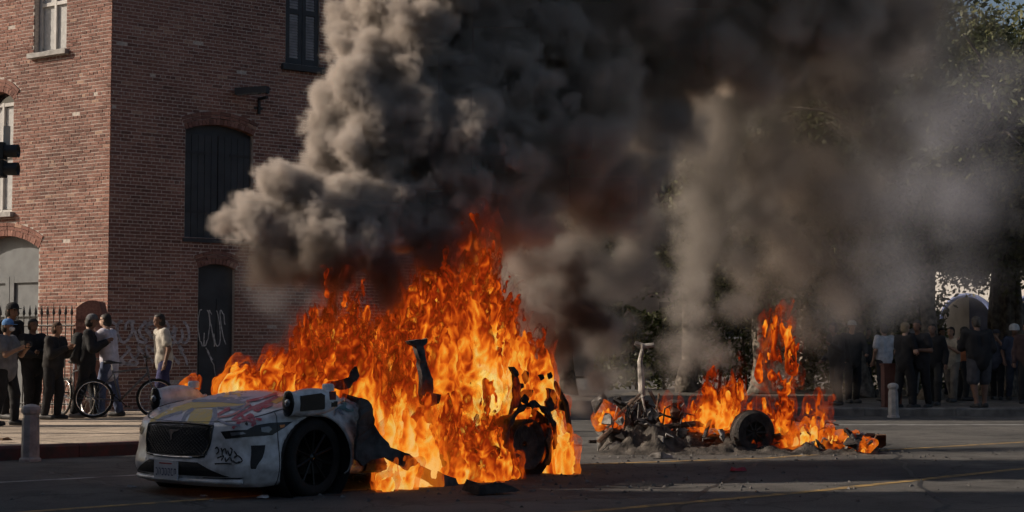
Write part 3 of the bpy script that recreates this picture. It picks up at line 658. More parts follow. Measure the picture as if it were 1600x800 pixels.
for s in (1, -1):
    mir = lambda poly: [(s * a, b) for a, b in poly]
    hl = pix_to_yz(z5((580, 378), (640, 372), (745, 366), (800, 338), (900, 322), (1030, 316), (980, 352), (900, 400), (760, 410), (610, 424)))
    hd = patch('headlight', mir(hl), M_blk, car, from_front, .004, .016)
    for cpoly, mm, nm in ((z5((830, 352), (880, 345), (900, 362), (880, 385), (835, 380)), M_lens, 'lens'), (z5((945, 338), (980, 334), (975, 350), (950, 355)), M_amb, 'indicator'), (z5((640, 385), (720, 380), (740, 392), (650, 405)), M_lens, 'lens')):
        patch(nm, mir(pix_to_yz(cpoly)), mm, hd, from_front, .008, .012)
    sv = pix_to_yz(z5((768, 465), (858, 462), (840, 545), (800, 610), (770, 612)))
    patch('side_vent', mir(sv), M_blkm, car, from_front, .004, .016)
    wing_l = [(.36, .178), (.72, .178), (.76, .192), (.40, .186)]
    patch('bumper_slot', mir(wing_l), M_blkm, car, from_front, .005, .016)
    # wheel-arch liner and lip
    li = MB(); li.lathe([(AR + .004, s * .955), (AR + .012, s * .93), (AR - .01, s * .55), (.05, s * .54)], (0, 0, AZ), 'y', 40); li.build('arch_liner', M_blkm, car, True)
    # wheel with tyre, rim, spokes
    wc = (0, s * .80, .335); R = .352
    wh = empty('wheel', (0, 0, 0)); wh.parent = car; wh.location = wc; wh.rotation_euler = (.0, 0, .10)
    q = MB(); q.lathe([(.245, -.11), (.30, -.125), (.335, -.115), (R, -.08), (R + .003, 0), (R, .08), (.335, .115), (.30, .125), (.245, .11)], ax='y', seg=40); q.build('tyre', M_tyre, wh, True)
    q = MB(); q.lathe([(.25, s * .112), (.24, s * .085), (.235, -s * .08), (.02, -s * .08)], ax='y', seg=32); q.build('rim', M_rim, wh, True)
    for k in range(10):
        a = k * math.pi / 5; d = Vector((math.sin(a), 0, math.cos(a))); q = MB(); q.tube([Vector((0, s * .07, 0)) + d * .04, Vector((0, s * .085, 0)) + d * .15, Vector((0, s * .095, 0)) + d * .243], [.016, .012, .014], 6); q.build('spoke', M_rim, wh)
    q = MB(); q.lathe([(.001, s * .085), (.04, s * .082), (.05, s * .06)], ax='y', seg=16); q.build('hub_cap', M_blk, wh, True)
    # sensor pod on the wing
    pod = MB(); n = 14; prof = []
    for i in range(n + 1):
        t = i / n; xx = .34 - .62 * t; hh = .125 * min(1, (math.sin(math.pi * min(1, t * 1.0 + .12)) ** .4)) if 0 < t < 1 else .02
        if i == 0: hh = .115
        ww = .075 * (1 if t < .75 else (1 - (t - .75) * 2.4))
        sec = []
        for j in range(12):
            a = 2 * math.pi * j / 12; cx, cz = math.cos(a), math.sin(a)
            sec.append((xx, s * (.945 + .03 * t) + ww * math.copysign(abs(cx) ** .6, cx), .822 + .02 * t + hh * math.copysign(abs(cz) ** .6, cz)))
        prof.append(sec)
    vs = [p for sec in prof for p in sec]; fs = [(i * 12 + j, i * 12 + (j + 1) % 12, (i + 1) * 12 + (j + 1) % 12, (i + 1) * 12 + j) for i in range(n) for j in range(12)] + [tuple(range(12)), tuple(n * 12 + j for j in range(12))]
    po = pod.add(vs, fs).build('sensor_pod', M_car, car, True, True)
    q = MB(); q.lathe([(.078, -.008), (.08, .010), (.07, .018), (.02, .02), (.001, .02)], ax='x', seg=20); o = q.build('sensor_bezel', M_blk, po, True); o.location = (.335, s * .945, .825); o.scale = (1, .95, 1.4)
    q = MB(); q.lathe([(.034, 0), (.032, .012), (.001, .018)], ax='x', seg=16); o = q.build('sensor_lens', M_lens, po, True); o.location = (.353, s * .95, .83)
    q = MB(); q.prism([(.27, .755), (.27, .89), (.04, .91), (.0, .89), (.0, .77)], lambda u, v, k: Vector((u, s * (.945 + .03 * (.34 - u) / .62 + .066 + .018 * k), v))); q.build('sensor_window', M_blk, po, fix=True)
    q = MB(); q.lathe([(.055, .0), (.055, .05), (.045, .065), (.001, .066)], ax='z', seg=18); o = q.build('sensor_cap', M_car, po, True); o.location = (-.12, s * .955, .925)
    for xx, zz, mm in ((-.10, .885, mat('red sticker', (.16, .015, .02), .5, .5, 40, bump=0)), (-.12, .81, M_blk)):
        q = MB(); q.box((xx, s * 1.035, zz), (.075, .01, .075 if mm is not M_blk else .05)); q.build('sticker', mm, po)
# ---- spray paint on the bodywork: strokes and blocks that lie on the panels
PC = {k: mat('spray ' + k, c, .6, .35, 16, bump=0, c2=tuple(.62 * q + .38 * .42 for q in c) if k != 'black' else c) for k, c in dict(yellow=(.52, .36, .09), slate=(.16, .17, .23), lilac=(.40, .38, .47), red=(.34, .025, .05), orange=(.55, .27, .03), black=(.02, .02, .022), teal=(.03, .12, .13), pink=(.42, .16, .15)).items()}
lay = [0.002]
def blob(kind, *uv):
    lay[0] += .0002; patch('graffiti', z5(*uv), PC[kind], hood, from_pix, lay[0], 4)
def stroke(kind, wd, *uv, zz=None, par=None, nm='graffiti'):
    lay[0] += .0002
    P_ = catmull((zz or z5)(*uv) if len(uv) > 2 else (zz or z5)(*uv), 6); L_, R_ = [], []
    for i in range(len(P_)):
        t = P_[min(i + 1, len(P_) - 1)] - P_[max(i - 1, 0)]; t = t / (np.linalg.norm(t) + 1e-9); n_ = np.array([-t[1] * .62, t[0]]) if False else np.array([-t[1], t[0]]) * wd / 2 * (.75 + .5 * abs(math.sin(i * 1.7)))
        L_.append(P_[i] + n_); R_.append(P_[i] - n_)
    vs = []; ok = []
    for a, b in zip(L_, R_):
        for p in (a, b):
            r = from_pix(*p); ok.append(r is not None); vs.append(r[0] + r[1] * lay[0] if r else Vector((0, 0, 0)))
    fs = [(2 * i, 2 * i + 1, 2 * i + 3, 2 * i + 2) for i in range(len(L_) - 1) if all(ok[2 * i + k] for k in range(4)) and (vs[2 * i] - vs[2 * i + 2]).length < .3]
    if fs:
        used = sorted(set(i for a in fs for i in a)); mp = {i: k for k, i in enumerate(used)}
        MB().add([vs[i] for i in used], [tuple(mp[i] for i in a) for a in fs]).build(nm, PC[kind], par or hood)
blob('lilac', (150, 335), (230, 285), (330, 250), (350, 300), (320, 336))
blob('lilac', (470, 175), (540, 130), (740, 118), (900, 130), (820, 190), (640, 190))
blob('slate', (545, 180), (580, 140), (640, 122), (740, 128), (770, 160), (700, 185), (600, 192))
blob('yellow', (128, 330), (145, 300), (250, 240), (400, 192), (560, 192), (730, 203), (722, 224), (520, 226), (400, 232), (290, 268), (200, 315))
blob('yellow', (362, 336), (395, 255), (430, 234), (530, 242), (524, 290), (500, 338))
blob('yellow', (592, 165), (610, 140), (700, 136), (705, 160))
blob('orange', (890, 195), (930, 165), (990, 155), (980, 175), (930, 205))
blob('pink', (370, 165), (400, 140), (440, 140), (420, 165))
for k, wd, pts in (('slate', 5, ((335, 336), (365, 270), (410, 236))), ('slate', 6, ((540, 232), (545, 280), (515, 342))), ('slate', 4, ((150, 335), (230, 290), (340, 255))), ('slate', 4, ((400, 188), (560, 188), (735, 200))),
                   ('lilac', 6, ((190, 245), (250, 205), (330, 170))), ('slate', 3, ((200, 240), (225, 205), (250, 225), (285, 180), (320, 190), (345, 160))), ('slate', 3, ((740, 205), (700, 225), (560, 232))),
                   ('red', 4, ((560, 275), (600, 255), (640, 235), (600, 240))), ('red', 4.5, ((650, 310), (700, 275), (760, 240), (830, 212), (900, 180), (945, 152))), ('red', 4, ((655, 358), (700, 318), (770, 270))),
                   ('red', 4, ((650, 305), (720, 312), (790, 285))), ('red', 4, ((775, 345), (790, 310), (770, 270))), ('red', 3.5, ((700, 270), (735, 300), (800, 330))), ('red', 3.5, ((740, 190), (800, 180), (860, 165), (930, 140))),
                   ('red', 4, ((800, 240), (840, 215), (900, 210), (850, 230))), ('red', 3, ((800, 300), (835, 305))), ('pink', 3, ((560, 290), (640, 280), (700, 250), (760, 200))), ('slate', 3, ((640, 232), (700, 250), (730, 225))), ('black', 4, ((735, 325), (742, 330), (738, 336))),
                   ('red', 3, ((760, 215), (800, 250), (830, 240), (860, 200))), ('slate', 3, ((550, 300), (620, 330), (700, 340)))):
    stroke(k, wd, *pts)
for pts in (((548, 485), (560, 475), (570, 500), (555, 520)), ((585, 480), (592, 505), (590, 525)), ((592, 500), (610, 485), (618, 520)), ((625, 495), (640, 530), (652, 490), (640, 480)), ((665, 500), (680, 525), (665, 540)), ((560, 545), (600, 530), (585, 560)), ((610, 540), (615, 565), (640, 540), (650, 565)), ((665, 545), (690, 530), (715, 560), (690, 575)), ((545, 580), (600, 578), (650, 580)), ((655, 560), (680, 575), (700, 565))):
    stroke('black', 2.0, *pts, par=clip)
z6 = lambda *uv: [(420 + u / 3.81, 580 + v / 3.81) for u, v in uv]
for k, wd, pts in (('teal', 5, ((385, 190), (420, 180), (450, 200), (430, 230))), ('teal', 4, ((395, 240), (430, 215), (470, 235), (500, 230))), ('slate', 3, ((390, 265), (410, 230), (440, 260))), ('teal', 4, ((400, 170), (440, 165), (480, 190)))):
    stroke(k, wd, *pts, zz=z6, par=fend_l)
# ---- burnt cabin and tail
def plane_pt(x, y, yc):
    d = (CI @ px(x, y, 10)) - EYE; k = (yc - EYE.y) / d.y; return EYE + d * k
def sheet(name, pix, yc, m, th=.02, jag=.012, parent=None, bend=0.0):
    """panel traced on the car's near side plane, with thickness and a slight buckle"""
    P_ = []
    for i in range(len(pix)):
        a, b = np.array(pix[i]), np.array(pix[(i + 1) % len(pix)]); k = max(1, int(np.linalg.norm(b - a) / 7))
        for j in range(k): P_.append(plane_pt(*(a + (b - a) * j / k), yc) + Vector((random.gauss(0, jag), 0, random.gauss(0, jag))))
    bm_ = MB(); n = len(P_)
    pts2 = [Vector((p.x, p.z)) for p in P_]; vs, es, fs, *_ = delaunay_2d_cdt(pts2, [(i, (i + 1) % n) for i in range(n)], [], 1, 1e-6)
    fy = lambda p: yc + bend * math.sin(p.x * 7 + p.y * 5) + random.gauss(0, .006)
    A = [Vector((p.x, fy(p), p.y)) for p in vs]; nv = len(A)
    bm_.add(A + [a - Vector((0, th, 0)) for a in A], [tuple(f_) for f_ in fs] + [tuple(i + nv for i in f_)[::-1] for f_ in fs])
    cnt = {}
    for f_ in fs:
        for a, b in zip(f_, f_[1:] + f_[:1]): cnt[(a, b)] = 1
    bm_.f += [(b, a, a + nv, b + nv) for a, b in cnt if (b, a) not in cnt]
    return bm_.build(name, m, parent or car, False, True)
z4 = lambda *uv: [(320 + u / 1.777, 340 + v / 1.777) for u, v in uv]
sheet('hanging_door', z4((424, 500), (450, 508), (482, 575), (515, 640), (560, 655), (610, 690), (690, 722), (702, 745), (645, 750), (590, 712), (540, 690), (500, 668), (470, 672), (448, 690), (424, 668)), 1.10, mat('scorched panel', (.05, .05, .052), .85, .9, 6, c2=(.012, .011, .011)), .03, .006, bend=.04)
sheet('wing_mirror_stub', z4((345, 468), (400, 440), (424, 414), (430, 440), (405, 474), (370, 482)), .80, M_char, .03)
sheet('centre_pillar', z4((570, 340), (622, 336), (618, 350), (606, 356), (616, 400), (632, 450), (636, 500), (606, 502), (602, 440), (592, 380), (588, 356), (572, 352)), .88, mat('sooty pillar', (.09, .08, .075), .95, .6, 9, c2=(.02, .018, .017)), .05, .005)
sheet('pillar_foot', z4((600, 498), (640, 488), (654, 492), (650, 520), (610, 522)), .88, M_char, .05)
# torn rear quarter: arch lip and charred flakes left of the outer skin
q = MB(); q.tube([(-2.99 + .40 * math.cos(a), .93, .33 + .40 * math.sin(a)) for a in np.linspace(-.5, 3.4, 22)], [.028 + .014 * math.sin(k * 2.3) for k in range(22)], 6); q.build('arch_lip', M_char, car)
sheet('tail_pillar', z4((848, 412), (872, 420), (880, 470), (872, 530), (852, 545), (858, 500), (864, 460)), .92, M_char, .04)
sheet('tail_edge', z4((958, 470), (980, 492), (976, 528), (964, 540), (966, 610), (960, 690), (946, 694), (953, 610), (950, 540)), .93, M_char, .04)
fq = random.Random(12)
for i in range(17):
    cx, cy = fq.uniform(868, 965), fq.uniform(438, 560); r_ = fq.uniform(7, 15)
    if cy > 540 and 880 < cx < 940: continue
    sheet('skin_flake', z4(*[(cx + math.cos(6.28 * k / 7) * r_ * fq.uniform(.4, 1.2), cy + math.sin(6.28 * k / 7) * r_ * fq.uniform(.6, 1.5)) for k in range(7)]), fq.uniform(.88, 1.0), M_char, .012, .004)
q = MB(); q.box((-1.9, 0, .24), (3.9, 1.55, .12)); q.build('floor_pan', M_char, car)
for s in (1, -1):
    q = MB(); q.tube([(-.62, s * .86, .25), (-1.5, s * .87, .22), (-2.5, s * .87, .24)], [.09, .08, .09], 8); q.build('sill', M_char, car)
    wh = empty('wheel', (0, 0, 0)); wh.parent = car; wh.location = (-2.99, s * .80, .32)
    q = MB(); q.lathe([(.24, -.09), (.26, -.10), (.26, .10), (.24, .09), (.20, .05), (.03, .04)], ax='y', seg=28); q.build('burnt_rim', M_char, wh)
    q = MB(); q.lathe([(.13, -s * .06), (.13, s * .02), (.04, s * .04)], ax='y', seg=20); q.build('brake_disc', M_char, wh)
    li = MB(); li.lathe([(.37, s * .90), (.36, s * .6), (.05, s * .58)], (-2.99, 0, .32), 'y', 30); li.build('arch_liner', M_char, car, True)
for yy in (-.45, .35):
    for xx in (-1.35, -2.2):
        q = MB(); q.tube([(xx + .22, yy - .2, .42), (xx, yy - .2, .40), (xx - .15, yy - .18, .95), (xx - .16, yy + .18, .95), (xx, yy + .2, .40), (xx + .22, yy + .2, .42)], .03, 6); q.build('seat_frame', M_char, car)
q = MB(); q.tube([(-3.62, .86, .70), (-3.70, .5, .74), (-3.74, 0, .75), (-3.70, -.5, .74), (-3.62, -.86, .70)], .06, 8); q.build('tail_beam', M_char, car)
q = MB(); q.tube([(-3.62, .88, .18), (-3.66, .90, .45), (-3.60, .90, .72), (-3.45, .86, .95)], .03, 6); q.build('tail_post', M_char, car)
q = MB(); q.tube([(-.60, -.86, .80), (-.62, -.5, .86), (-.62, 0, .88), (-.62, .5, .86), (-.60, .86, .80)], .05, 8); q.build('bulkhead', M_char, car)
# ================================================================== burnt wreck behind
WR = gpx(1150, 700); wr = tag(empty('burnt_wreck', WR), 'collapsed burnt-out car wreck, ashen metal with one dark wheel standing', 'wreck')
def wp(x, y, d=20.6): return px(x, y, d) - WR
def wbar(name, pts, r, m, seg=6): q = MB(); q.tube([wp(*p) for p in pts], r, seg); return q.build(name, m, wr)
wr_ = random.Random(21)
M_rust = mat('burnt rust', (.10, .055, .035), .95, .7, 8, bump=.6, bscale=40, c2=(.025, .018, .015))
M_palea = mat('pale ash', (.40, .38, .35), .95, .5, 9, bump=.6, bscale=40, c2=(.10, .09, .085))
q = MB(); q.tube([wp(1003, 618), wp(1002, 590), wp(1000, 565), wp(1004, 545), wp(1003, 538)], [.075, .07, .055, .04, .05], 8, True, .6); q.build('standing_pillar', M_palea, wr)
q = MB(); q.tube([wp(992, 536), wp(1006, 541), wp(1022, 539)], [.03, .035, .03], 7); q.build('pillar_cap', M_palea, wr)
for pts, r in (([(948, 668), (972, 642), (1000, 616)], .03), ([(1003, 618), (1010, 650), (1030, 668)], .05), ([(1003, 618), (998, 650), (985, 680)], .05), ([(1015, 610), (1030, 640), (1040, 672)], .025), ([(960, 632), (985, 628), (1003, 640)], .03),
               ([(1030, 615), (1024, 650), (1036, 680)], .02), ([(1005, 655), (1035, 648), (1058, 655)], .03), ([(975, 690), (1050, 678), (1140, 684)], .045), ([(1030, 668), (1085, 662), (1150, 668)], .04), ([(1050, 692), (1110, 694), (1180, 700)], .05), ([(935, 690), (955, 672), (985, 680)], .05),
               ([(1100, 684), (1108, 660), (1112, 648), (1124, 672), (1136, 684)], .03), ([(1040, 680), (1060, 668), (1090, 676)], .03), ([(1190, 700), (1240, 690), (1300, 700)], .05), ([(1235, 690), (1240, 655), (1262, 660), (1270, 690)], .03), ([(1300, 700), (1340, 690), (1366, 700)], .04), ([(1345, 700), (1352, 682), (1366, 690), (1372, 702)], .035), ([(920, 690), (948, 690), (960, 700)], .035)):
    n = len(pts); dd = wr_.uniform(-.5, .6)
    q = MB(); P_ = [wp(x, y, 20.6 + dd + .1 * i) for i, (x, y) in enumerate(pts)]; q.tube(P_, [r * wr_.uniform(.7, 1.2) for _ in pts], 6, True, wr_.uniform(.4, 1)); q.build('frame_rail', wr_.choice((M_ash, M_char, M_palea, M_rust)), wr)
wl = empty('wheel', (0, 0, 0)); wl.parent = wr; wl.location = wp(1175, 676, 20.2); wl.rotation_euler = (0, .15, .35)
q = MB(); q.lathe([(.14, -.10), (.25, -.11), (.283, -.07), (.285, .05), (.26, .10), (.2, .10)], ax='y', seg=30); q.build('tyre', M_char, wl)
q = MB(); q.lathe([(.2, -.07), (.12, -.03), (.05, -.05), (.001, -.05)], ax='y', seg=24); q.build('rim', M_char, wl)
for k in range(9):
    a = k * 2 * math.pi / 9; d = Vector((math.sin(a), 0, math.cos(a))); q = MB(); q.tube([Vector((0, -.06, 0)) + d * .03, Vector((0, -.085, 0)) + d * .215], [.016, .012], 5); q.build('spoke', M_char, wl)
# slumped body shell: low uneven crust of melted and crumpled metal
NXg, NYg = 90, 26; gx = np.linspace(936, 1372, NXg); HP = [(936, .05), (960, .20), (1000, .42), (1040, .34), (1070, .2), (1150, .2), (1200, .16), (1260, .18), (1320, .12), (1372, .03)]
Pg = np.array([[[*(px(x, 700, 20.55 + (j / (NYg - 1) - .5) * 1.5))] for j in range(NYg)] for x in gx]); hh = np.interp(gx, [a for a, _ in HP], [b for _, b in HP])[:, None] * (1 - np.abs(np.linspace(-1, 1, NYg)) ** 2.2)[None]
Pg[..., 2] = 0; nz_ = fbm(Pg * 4.2 + 1, 4) * 1.3 + .75; ridg = np.abs(perlin(Pg * 7 + 3)) * .35; Pg[..., 2] = np.clip(hh * (nz_ + ridg), -.01, None); Pg -= np.array(WR)
V_ = Pg.reshape(-1, 3); I_ = np.arange(NXg * NYg).reshape(NXg, NYg); Qg = np.stack([I_[:-1, :-1], I_[1:, :-1], I_[1:, 1:], I_[:-1, 1:]], -1).reshape(-1, 4)
M_crust = mat('melted crust', (.075, .066, .058), .95, .8, 7, bump=.9, bscale=45, c2=(.015, .013, .012)); link('body_crust', np_mesh('body_crust', V_, Qg, M_crust, False), wr)
# scraps and crumpled sheet heaped along the wreck, each a piece of its own
for i in range(170):
    x = wr_.choice((wr_.uniform(925, 1190), wr_.uniform(1190, 1375), wr_.uniform(940, 1060))); top = 700 - (78 if x < 1060 else 26 if x < 1200 else 20) * wr_.random() ** 1.4; s = wr_.uniform(.06, .2)
    q = MB(); n = wr_.randint(4, 6); base = [(math.cos(6.28 * k / n + wr_.random() * .7) * s * wr_.uniform(.5, 1.1), math.sin(6.28 * k / n) * s * wr_.uniform(.4, .9)) for k in range(n)]
    z = [wr_.gauss(0, s * .22) for _ in range(n)]; th = s * .18
    vs = [Vector((a, b, z[k])) for k, (a, b) in enumerate(base)] + [Vector((a, b, z[k] + th)) for k, (a, b) in enumerate(base)] + [Vector((0, 0, s * .35)), Vector((0, 0, s * .35 + th))]
    fs = [(k, (k + 1) % n, 2 * n) for k in range(n)] + [(n + k, 2 * n + 1, n + (k + 1) % n) for k in range(n)] + [(k, n + k, n + (k + 1) % n, (k + 1) % n) for k in range(n)]
    q.add(vs, fs); o = q.build('scrap', wr_.choice((M_char, M_ash, M_ash, M_rust, M_char, M_palea)), wr, fix=True)
    p = wp(x, top, 20.5 + wr_.uniform(-.5, .8)); p.z = max(p.z, -WR.z + .05); o.location = p; o.rotation_euler = (wr_.uniform(-1.2, 1.2), wr_.uniform(-1.2, 1.2), wr_.uniform(0, 6))
for i in range(60):   # wires and bent rods
    x = wr_.choice((wr_.uniform(940, 1060), wr_.uniform(1030, 1300))); y = wr_.uniform(672, 704); a = wr_.uniform(-.6, .6); L_ = wr_.uniform(10, 34); h = wr_.uniform(4, 60 if x < 1060 else 20); d = 20.5 + wr_.uniform(-.4, .7)
    q = MB(); q.tube([wp(x, y, d), wp(x + L_ * .35 * math.cos(a), y - h * .8, d), wp(x + L_ * math.cos(a), y - h * wr_.uniform(.2, 1), d)], .011, 5); q.build('bent_rod', wr_.choice((M_ash, M_char, M_rust, M_palea)), wr)
# loose bits lying on the road
for nm, x, y, s, m, lb in (('metal_scrap', 1035, 716, .16, M_ash, 'flat grey metal scrap lying on the road before the burnt wreck'), ('red_cloth_scrap', 1152, 737, .10, mat('red cloth', (.3, .03, .05), .8), 'small red scrap lying on the sunlit road'), ('white_litter', 411, 779, .05, mat('litter white', (.5, .5, .5), .8), 'small white crumpled litter on the road beside the car nose'), ('paper_litter', 205, 762, .05, mat('litter grey', (.3, .3, .32), .8), 'flattened pale litter on the road left of the car'), ('glass_litter', 318, 776, .03, mat('litter pale', (.4, .4, .42), .5), 'tiny pale shard on the road under the bumper'), ('charred_strip', 760, 772, .22, M_char, 'charred strip of trim lying under the burning car flank'), ('brown_litter', 8, 689, .07, mat('brown litter', (.12, .07, .04), .9), 'brown crumpled bag on the pavement edge')):
    z = .17 if nm == 'brown_litter' else 0; q = MB(); r_ = random.Random(nm); n = 7; vs = []
    for k in range(n):
        a = 6.28 * k / n; vs.append((math.cos(a) * s * r_.uniform(.6, 1.4), math.sin(a) * s * r_.uniform(.5, .9), .004 + r_.random() * s * .15))
    vs += [(x_ * .8, y_ * .8, z_ + s * r_.uniform(.15, .5)) for x_, y_, z_ in vs] + [(0, 0, s * .35)]
    q.add(vs, [(k, (k + 1) % n, n + (k + 1) % n, n + k) for k in range(n)] + [(n + k, n + (k + 1) % n, 2 * n) for k in range(n)] + [tuple(range(n))[::-1]]); o = q.build(nm, m, fix=True); o.location = gpx(x, y, z); tag(o, lb, 'debris')

# ash and glass crumbs strewn over the road, too many and small to count
r_ = np.random.default_rng(9); n = 700; C_a = np.concatenate([np.stack([r_.normal(0, 1.9, n // 2) + 0.2, r_.normal(0, 1.2, n // 2) + 15.8], 1), np.stack([r_.normal(0, 1.7, n // 2) + 2.9, r_.normal(0, .8, n // 2) + 19.9], 1)])
q = MB()
for x, y in C_a:
    s = r_.uniform(.008, .035); a = r_.uniform(0, 6.28); P_ = [(x + s * math.cos(a + k * 2.1) * r_.uniform(.5, 1.3), y + s * math.sin(a + k * 2.1) * r_.uniform(.5, 1.3), .003) for k in range(3)]; q.add(P_ + [(x, y, .004 + s * .6)], [(0, 1, 3), (1, 2, 3), (2, 0, 3), (2, 1, 0)])
tag(q.build('ash_debris', mat('ash crumbs', (.11, .105, .10), .9, .8, 3, bump=0, c2=(.02, .02, .02))), 'ash and glass crumbs strewn on the road around the fires', 'debris', kind='stuff')
# ================================================================== people
def sd_caps(P, a, b, ra, rb, sq=None):
    a = np.array(a, np.float32); b = np.array(b, np.float32); d = b - a; L2 = float(d @ d) + 1e-9
    Q = P - a; t = np.clip((Q @ d) / L2, 0, 1); e = Q - t[..., None] * d
    if sq is not None: e = e / np.array(sq, np.float32)
    return np.sqrt((e * e).sum(-1)) - (ra + (rb - ra) * t)
def smin(a, b, k): h = np.clip(.5 + .5 * (b - a) / k, 0, 1); return b + (a - b) * h - k * h * (1 - h)
def sdf_mesh(caps, vox, m, name, grow=0.0, k=.025, fold=0.0, cut=None, seed=0.0):
    A = np.array([[*c[0], max(c[2], c[3])] for c in caps] + [[*c[1], max(c[2], c[3])] for c in caps]); lo = (A[:, :3] - A[:, 3:]).min(0) - .05 - grow; hi = (A[:, :3] + A[:, 3:]).max(0) + .05 + grow
    n = np.ceil((hi - lo) / vox).astype(int) + 1
    P = np.stack(np.meshgrid(*[np.arange(q, dtype=np.float32) * vox + l for q, l in zip(n, lo)], indexing='ij'), -1); D = None
    for c in caps:
        g = sd_caps(P, c[0], c[1], c[2] + grow, c[3] + grow, c[4] if len(c) > 4 else None); D = g if D is None else smin(D, g, k)
    if fold: D = D + fold * perlin(P * np.array([9, 9, 6], np.float32) + seed) + fold * .6 * perlin(P * np.array([20, 20, 12], np.float32) + seed)
    if cut is not None: D = np.maximum(D, cut(P))
    V, Q = surface_nets(D, lo, vox); return V, Q
SKIN = [mat('skin tan', (.30, .17, .11), .6, .15, 8, bump=0), mat('skin brown', (.17, .09, .06), .6, .15, 8, bump=0), mat('skin light', (.42, .27, .20), .6, .15, 8, bump=0)]
CLO = {}
def cloth(c):
    if c not in CLO: CLO[c] = mat('cloth %d' % len(CLO), c, .9, .25, 10, bump=.3, bscale=120)
    return CLO[c]
M_hair = mat('dark hair', (.015, .012, .010), .6, .3, 30); M_shoe = mat('dark shoe', (.03, .03, .032), .6, .3, 20)
def person(loc, face, H=1.72, shirt=(.02, .02, .022), trousers=(.02, .02, .025), skin=0, sleeves='short', shorts=False, arms=None, stride=.0, cap=None, helmet=None, hair=True, mask=None, pack=None, lean=0.0, vox=.017, bulk=1.0, shoe=None, label='', long_top=False, group=None, hair_c=None):
    k = H / 1.75; B = bulk; lean = lean or random.uniform(-.04, .12); stride = stride or random.choice((-.12, -.06, .06, .12))
    root = tag(empty('person', loc, face), label, 'person', group); root.scale = (k, k, k)
    ln = lambda z: lean * max(0, z - .9)
    S = lambda s: (ln(1.42), s * .185 * B, 1.42)
    arms = arms or {}
    EL = {s: arms.get(('e', s), (ln(1.13) - .02, s * .255 * B, 1.13)) for s in (1, -1)}; WR_ = {s: arms.get(('w', s), (ln(.9) + .07, s * .26 * B, .89)) for s in (1, -1)}
    hip = {s: (0, s * .095 * B, .92) for s in (1, -1)}; kn = {s: (.03 + s * stride * .55, s * .11 * B, .50) for s in (1, -1)}; an = {s: (-.03 + s * stride, s * .11, .085) for s in (1, -1)}; toe = {s: (.14 + s * stride, s * .125, .035) for s in (1, -1)}
    hc = Vector((ln(1.63) + .025, 0, 1.625))
    torso = [((ln(1.32), s * .085 * B, 1.32), (0, s * .075 * B, .98), .105 * B, .115 * B) for s in (1, -1)] + [((ln(1.4), -.15 * B, 1.405), (ln(1.4), .15 * B, 1.405), .062, .062), ((0, 0, 1.0), (0, 0, .92), .13 * B, .13 * B)]
    legs = [c for s in (1, -1) for c in ((hip[s], kn[s], .088 * B, .062 * B), (kn[s], an[s], .060 * B, .040))]
    feet = [((an[s][0] - .04, an[s][1], .045), toe[s], .045, .036) for s in (1, -1)]
    armc = [c for s in (1, -1) for c in ((S(s), EL[s], .055 * B, .043 * B), (EL[s], WR_[s], .042 * B, .029))]
    hands = []; fing = MB()
    for s in (1, -1):
        d = (Vector(WR_[s]) - Vector(EL[s])).normalized(); w0 = Vector(WR_[s]); pe = w0 + d * .085; hands.append((tuple(w0), tuple(pe), .030, .034))
        side = d.cross(Vector((1, 0, 0)) if abs(d.x) < .8 else Vector((0, 0, 1))).normalized(); inn = side.cross(d).normalized()
        for f_ in range(4):
            b0 = pe + side * (.024 * (f_ - 1.5) * .8) - d * .01; l = (.068, .078, .074, .058)[f_]
            fing.tube([b0, b0 + d * l * .5 + inn * .006, b0 + d * l * .85 + inn * .028], [.0095, .009, .007], 6)
        tb = w0 + d * .03 + side * .028 * -s; fing.tube([tb, tb + d * .03 - side * s * .022 + inn * .01, tb + d * .058 - side * s * .022 + inn * .022], [.011, .010, .008], 6)
    head = [(tuple(hc + Vector((0, 0, .03))), tuple(hc + Vector((.012, 0, -.045))), .082, .062, (1.08, .92, 1)), ((ln(1.45), 0, 1.44), tuple(hc + Vector((-.015, 0, -.06))), .056, .052), (tuple(hc + Vector((.085, 0, .005))), tuple(hc + Vector((.098, 0, -.022))), .010, .014), (tuple(hc + Vector((.06, -.02, -.055))), tuple(hc + Vector((.06, .02, -.055))), .02, .02)] + [(tuple(hc + Vector((-.005, s * .078, .012))), tuple(hc + Vector((-.008, s * .08, -.022))), .016, .010) for s in (1, -1)]
    V_, Q_ = sdf_mesh(torso + legs + feet + armc + hands + head, vox, None, 'b')
    nv = len(V_); fv = np.array(fing.v, np.float32); tri = []
    for f_ in fing.f:
        if len(f_) == 4: tri.append(f_)
    Q2 = np.array(tri) + nv; me = np_mesh('body', np.concatenate([V_, fv]), np.concatenate([Q_, Q2]), SKIN[skin]); body = link('body', me, root)
    for s in (1, -1): q = MB(); q.lathe([(.002, 0), (.010, .003), (.010, .007), (.002, .01)], tuple(hc + Vector((.072, s * .03, .018))), 'x', 8); q.build('eye', M_hair, body)
    def wear(name, caps, m, grow, fold, cut=None, kk=.03): V_, Q_ = sdf_mesh(caps, vox, None, name, grow, kk, fold, cut, face * 3 + loc[0]); return link(name, np_mesh(name, V_, Q_, m), root)
    sl = []
    for s in (1, -1):
        a, e, w_ = Vector(S(s)), Vector(EL[s]), Vector(WR_[s])
        if sleeves == 'short': sl.append((tuple(a), tuple(a.lerp(e, .62)), .062 * B, .060 * B))
        elif sleeves == 'long': sl += [(tuple(a), tuple(e), .060 * B, .050 * B), (tuple(e), tuple(e.lerp(w_, .95)), .050 * B, .038)]
    hem = .74 if long_top else .86
    wear('shirt', torso + [((0, 0, .98), (0, 0, hem), .13 * B, .128 * B, (1, 1.12, 1))] + sl, cloth(shirt), .018, .016)
    pl_ = []
